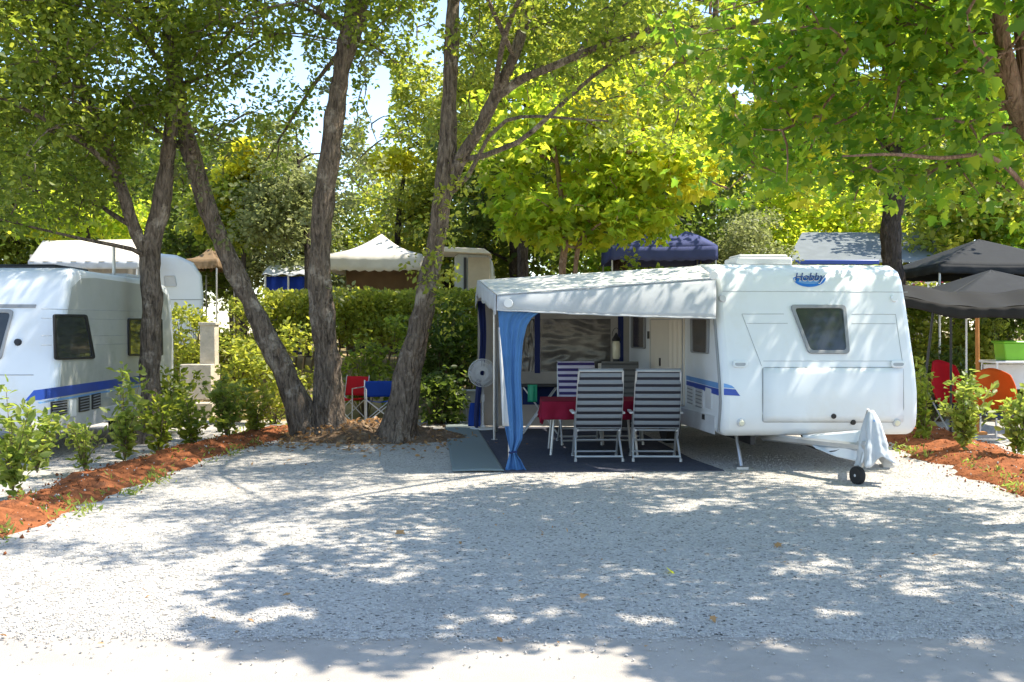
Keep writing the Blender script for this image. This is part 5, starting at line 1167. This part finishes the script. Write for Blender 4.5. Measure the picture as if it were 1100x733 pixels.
def canopy(name, label, cat, x0, x1, pyt, pye, Y, depth, mat, valh=.25, drop=.0, poles=True, zg=None, tip=0, peak=True, sag=.10, pole='steel'):
    X0, X1 = P(x0, 0, Y).x, P(x1, 0, Y).x; zt_, ze = P(0, pyt, Y).z, P(0, pye, Y).z; cx = (X0+X1)/2; cy = Y+depth/2
    zg = TH(cx, cy) if zg is None else zg; r = thing(name, label, cat, (cx, cy, zg)); m = MB()
    cor = [Vector((X0, Y, ze)), Vector((X1, Y, ze)), Vector((X1, Y+depth, ze)), Vector((X0, Y+depth, ze))]; ap = Vector((cx, cy, zt_))
    for k in range(4):
        a, b = cor[k], cor[(k+1) % 4]
        m.grid(lambda u, v: (a.lerp(b, u)).lerp(ap, v)+Vector((0, 0, -sag*math.sin(math.pi*v)-.03*math.sin(math.pi*u)*(1-v))), 12, 8)
    m.build('roof', M[mat], r, smooth=True, solid=.008)
    m = MB()
    for k in range(4):
        a, b = cor[k], cor[(k+1) % 4]; n = (b-a).normalized().cross(Vector((0, 0, 1)))
        m.grid(lambda u, v: a.lerp(b, u)+n*(.012+.015*math.sin(u*30))*v+Vector((0, 0, -valh*v*(1+.06*math.sin(u*60))-.03*math.sin(math.pi*u))), 30, 3)
    m.build('valance', M[mat], r, smooth=True, solid=.006)
    if poles:
        for c in cor: m = MB(); q = c.lerp(Vector((cx, cy, c.z)), .03); m.tube([Vector((q.x, q.y, zg-.2)), q], .022, 6); m.build('leg', M[pole], r)
    return r
mq = canopy('marquee', 'white marquee with layered valance beyond the hedge', 'marquee', 352, 453, 246, 273, 24.0, 2.6, 'marquee', .38, sag=.10)
m = MB(); m.grid(lambda u, v: Vector((P(354, 0, 24).x+(2.2)*u, 26.4+.05*math.sin(u*20), 1.1+2.2*v)), 30, 8); m.build('side_wall', M['canvas_brown'], mq, smooth=True, solid=.01)
bt = thing('camper_trailer', 'brown trailer parked in shade beneath the white marquee', 'trailer', (P(410, 0, 24.8).x, 24.8, 1.1))
q = P(412, 0, 24.8).x; m = MB(); m.prism([(q-.75, 24.6, 1.45), (q+.75, 24.6, 1.45), (q+.75, 24.6, 2.2), (q+.55, 24.6, 2.65), (q-.5, 24.6, 2.65), (q-.75, 24.6, 2.3)], (0, 1.0, 0)); m.build('body', M['canvas_brown'], bt, bevel=.05)
m = MB(); m.box((q, 24.57, 2.42), (.8, .04, .22)); m.build('window', M['beige'], bt, bevel=.01)
for s in (-.45, .45): wheel(bt, Vector((q+s, 24.7, 1.38)), Vector((0, -1, 0)), .28, .16)
canopy('canopy', 'small brown canopy seen behind the leaning oak trunk', 'canopy', 200, 233, 261, 278, 24.5, 1.6, 'canvas_brown', .22)
tp = thing('tent', 'blue tent with white frame between the leaning and straight oaks', 'tent', (P(308, 0, 25).x, 25, 1.1))
m = MB(); m.grid(lambda u, v: Vector((P(284, 0, 25).x+1.2*u, 25+.04*math.sin(u*22), 1.1+1.95*v)), 30, 8); m.build('wall', M['tarp'], tp, smooth=True, solid=.008)
m = MB(); m.grid(lambda u, v: Vector((P(281, 0, 24.9).x+1.35*u, 24.9+1.2*v, 3.08+.32*math.sin(math.pi*min(1, v*1.0)*.5)+.03*math.sin(u*20)*(1-v))), 20, 8); m.build('roof', M['awning_grey'], tp, smooth=True, solid=.01)
for k in range(3): x = P(285, 0, 24.95).x+.58*k; m = MB(); m.tube([(x, 24.94, 1.0), (x, 24.94, 3.08)], .025, 6); m.build('pole', M['white_plastic'], tp)
gc = thing('caravan', 'pale grey caravan behind the hedge, left of the awning', 'caravan', (P(510, 0, 23).x, 23, 1.1))
m = MB(); m.prism([P(x, y, 23) for x, y in ((488, 325), (488, 276), (492, 271), (520, 272), (529, 280), (532, 325))], (0, 2.2, 0)); m.build('body', M['hammer'], gc, bevel=.05)
m = MB(); m.prism([P(462, 264.5, 22.7), P(520, 267, 22.7), P(528, 273, 22.7), P(462, 270, 22.7)], (0, 1.6, 0)); m.build('roof', M['canvas'], gc, bevel=.02)
m = MB(); m.box(P(499.5, 300, 22.97), (.06, .05, 1.0)); m.build('door_seal', M['black'], gc)
m = MB(); m.box(P(514.5, 300, 22.96), (.5, .06, 1.0)); m.build('door', M['beige'], gc, bevel=.01)
canopy('gazebo', 'blue fabric gazebo standing behind the awning roof', 'gazebo', 656, 771, 247, 264, 23.5, 2.4, 'blue_roof', .33, sag=-.2)
# mobile home
mh = thing('mobile_home', 'mobile home with pale sheet roof behind the caravan on the right', 'mobile home', (P(925, 0, 26).x, 26, 1.1))
m = MB(); m.prism([P(846, 282, 25.8), P(1012, 282, 25.8), P(1004, 252, 28.5), P(862, 252, 28.5)], (0, .02, .06)); m.build('roof', M['roof_sheet'], mh)
m = MB(); a, b = P(856, 286, 26.1), P(1006, 286, 26.1); m.box(((a.x+b.x)/2, 27.2, (1.0+a.z)/2), (b.x-a.x, 2.2, a.z-1.0)); m.build('wall', M['beige'], mh)
m = MB(); a, b = P(848, 282, 25.75), P(944, 282, 25.75); m.box((a+b)/2, (b.x-a.x, .1, .12)); m.build('gutter', M['blue_decal'], mh, bevel=.02)
def fm(x, y, o=0.0): return P(x, y, 26.1)+Vector((0, -o, 0))
window(mh, fm, [(966, 291), (980, 291), (980, 306), (966, 306)], Vector((0, -1, 0)), .82, .82, 1, 'white_plastic', 'glass')
window(mh, fm, [(993, 290), (1004, 290), (1004, 314), (993, 314)], Vector((0, -1, 0)), .82, .9, 1, 'white_plastic', 'white_plastic')
x = P(982, 0, 22.5).x
fb = bush('pink flowering shrub in front of the mobile home wall', x, 22.5, 1.1, .8, P(0, 292, 22.5).z-TH(x, 22.5), 'l_oak', 90, 20, 50, .1, .28, name='flowering_shrub')
rng = np.random.default_rng(91); C = np.array([[x, 22.3, P(0, 301, 22.5).z]])+rng.normal(size=(70, 3))*np.array([.28, .15, .14])
link_mesh('flower', leaf_mesh('flower', C-np.array(fb.location), .12, OVAL, .2, 0, None, rng), M['pink'], fb)
# right-hand neighbours: gazebos, net, chairs, table
canopy('gazebo', 'grey gazebo with white peak panel, higher and farther of the two', 'gazebo', 1008, 1170, 250, 284, 18.6, 2.8, 'gaz_grey', .16, zg=0, sag=.0)
canopy('gazebo', 'charcoal gazebo, lower and nearer of the two at right', 'gazebo', 1020, 1190, 285, 318, 16.4, 2.6, 'gaz_grey', .12, zg=0, sag=.0, pole='black')
sn = thing('shade_net', 'dark shade net slung from the caravan side towards the right', 'shade net', (P(1040, 0, 15).x, 15, 0))
na, nb_, nc, nd = P(968, 318, 14.2), P(1125, 326, 14.2), P(1120, 309, 16.2), P(968, 305, 16.2)
m = MB(); m.grid(lambda u, v: (na.lerp(nb_, u)).lerp(nd.lerp(nc, u), v)+Vector((0, 0, -.10*math.sin(math.pi*v)-.11*math.sin(math.pi*u)+.015*math.sin(u*18+v*5))), 30, 14); m.build('net', M['net'], sn, smooth=True, solid=.006)
m = MB(); m.grid(lambda u, v: na.lerp(nb_, u)+Vector((0, -.01+.01*math.sin(u*45), -.11*math.sin(math.pi*u)-.16*v+.02*math.sin(u*13)*v)), 40, 3); m.build('hem', M['net'], sn, smooth=True, solid=.006)
for q in (nb_, nc): m = MB(); m.tube([Vector((q.x, q.y, 0)), q], .02, 6); m.build('pole', M['steel'], sn)
m = MB(); m.tube([P(1003, 330, 15.6), P(996, 390, 15.6), P(990, 440, 15.6)], .022, 6); m.build('pole', M['black'], sn)
po = P(1051, 338, 16.2); m = MB(); m.tube([Vector((po.x, 16.2, 0)), Vector((po.x-.02, 16.2, po.z)) ], .035, 8); m.box((po.x, 16.2, .03), (.2, .2, .05)); m.tube([Vector((po.x-.28, 16.25, po.z+.01)), Vector((po.x+.28, 16.25, po.z+.01))], .02, 6)
o = m.build('timber_post', M['timber'], loc=(po.x, 16.2, 0)); tag(o, 'orange-brown timber post holding the dark net at right', 'post')
po = P(1038, 0, 17.6).x; m = MB(); m.tube([(po, 17.6, 0), (po, 17.6, 2.25)], .018, 8); m.tube([(po, 17.6, 0), (po, 17.6, .03)], .08, 10)
o = m.build('steel_post', M['white_plastic'], loc=(po, 17.6, 0)); tag(o, 'thin white post behind the red chair at right', 'post')
def shell_chair(label, mat, x, y, rz, hb=.95, w=.62):
    r = thing('camping_chair', label, 'camping chair', (0, 0, 0), 0, 'camping chairs under the dark net')
    def sh(u, v):
        a = (u-.5)*2; t = v
        return Vector((a*w/2*(.72+.28*math.sin(math.pi*min(1, t*.9+.05))), .18*(a*a)*-1+.20+.16*t, .45+(hb-.45)*t-(.10*a*a*t)))
    m = MB(); m.grid(sh, 14, 10); local('backrest', M[mat], r, m, smooth=True, solid=.02)
    m = MB(); m.grid(lambda u, v: Vector(((u-.5)*w*.85, -.28+.46*v, .42-.06*math.sin(math.pi*u)*math.sin(math.pi*v))), 10, 8); local('seat', M['navy'], r, m, smooth=True, solid=.02)
    for s in (-1, 1):
        m = MB(); m.tube([(s*.27, -.26, .42), (s*.30, .22, .01)], .013, 6); local('leg', M['alu'], r, m)
        m = MB(); m.tube([(s*.27, .24, .62), (s*.29, -.30, .01)], .013, 6); local('leg', M['alu'], r, m)
    m = MB(); m.tube([(-.29, -.28, .04), (.29, -.28, .04)], .011, 6); local('stretcher', M['alu'], r, m)
    r.location = (x, y, .012); r.rotation_euler = (0, 0, rz); return r
shell_chair('orange rounded camping chair with dark seat beside the timber post', 'orange_fab', P(1068, 0, 15.2).x, 15.2, -.3, 1.1, .66)
shell_chair('dark red camping chair between the caravan and the timber post', 'red_fab', P(1022, 0, 16.8).x, 16.8, .25, 1.18, .6)
tx0 = P(1090, 0, 15.9).x
wt = thing('table', 'white camping table at right carrying the lime green box', 'table', (tx0, 15.9, .012))
m = MB(); m.box((tx0, 15.9, 1.20), (.9, .6, .04)); m.build('tabletop', M['white_plastic'], wt, bevel=.01)
for sx in (-1, 1):
    for sy in (-1, 1): m = MB(); m.tube([(tx0+sx*.4, 15.9+sy*.25, 1.18), (tx0+sx*.43, 15.9+sy*.27, .012)], .018, 6); m.build('leg', M['alu'], wt)
m = MB(); m.box((tx0, 16.1, .95), (.8, .03, .4)); m.build('back_panel', M['pale_trim'], wt)
m = MB(); m.prism([(tx0-.24, 15.7, 1.222), (tx0+.24, 15.7, 1.222), (tx0+.28, 15.68, 1.50), (tx0-.28, 15.68, 1.50)], (0, .36, 0)); m.box((tx0, 15.87, 1.515), (.6, .42, .035)); o = m.build('storage_box', M['lime_plastic'], loc=(tx0, 15.87, 1.22), bevel=.02); tag(o, 'lime green storage box standing on the white camping table', 'storage box')
# fallen leaves on the gravel
def fallen(label, px, py, size, mat, seed, group=None):
    q = G(px, py, .03); rng = np.random.default_rng(seed); me = leaf_mesh('fallen_leaf', np.array([[0., 0, .012]]), size, LOBED, 3.5, 0, None, rng)
    o = link_mesh('fallen_leaf', me, M[mat], None, q); tag(o, label, 'leaf', group)
fallen('fresh green leaf lying on the shaded gravel before the awning', 716, 612, .16, 'l_young', 201)
for k, (a, b) in enumerate(((628, 640), (765, 664), (430, 571), (838, 585), (312, 640))):
    fallen(['dry brown leaf on the gravel, straight below the near recliners', 'dry brown leaf by the road edge, right of the centre', 'dry brown leaf on the gravel below the forked oak', 'dry brown leaf on the gravel below the caravan window', 'dry brown leaf on the gravel at left of the big shadow'][k], a, b, .09, 'dead_leaf', 300+k, 'dry leaves scattered on the gravel')
# ------------------------------------------------------------------ light, sky, camera
w = bpy.data.worlds.new('World'); scene.world = w; w.use_nodes = True
nt = w.node_tree; bg = nt.nodes['Background']
sky = nt.nodes.new('ShaderNodeTexSky'); sky.sky_type = 'NISHITA'; sky.sun_disc = False
sd = SUN.normalized(); el = math.asin(sd.z)
sky.sun_elevation = el; sky.sun_rotation = math.atan2(sd.x, sd.y); sky.air_density = 1.0; sky.dust_density = .4; sky.ozone_density = 1.0
nt.links.new(sky.outputs[0], bg.inputs['Color']); bg.inputs['Strength'].default_value = .135
L = bpy.data.lights.new('sun', 'SUN'); L.energy = 3.5; L.angle = R(.55); L.color = (1, .92, .78)
lo = bpy.data.objects.new('sun', L); COL.objects.link(lo); lo.rotation_euler = sd.to_track_quat('Z', 'Y').to_euler(); lo.location = (8, 6, 14)
cam = bpy.data.cameras.new('camera'); co = bpy.data.objects.new('camera', cam); COL.objects.link(co)
co.location = CAM; co.rotation_euler = (R(90), 0, 0); cam.sensor_width = 36; cam.lens = 36*F/1100; cam.shift_y = -(366.5-HY)/1100
cam.clip_end = 800; scene.camera = co
scene.view_settings.view_transform = 'Standard'; scene.view_settings.look = 'None'; scene.view_settings.gamma = 1; scene.view_settings.exposure = 1.62
scene.cycles.max_bounces = 8; scene.cycles.transmission_bounces = 6; scene.cycles.diffuse_bounces = 4
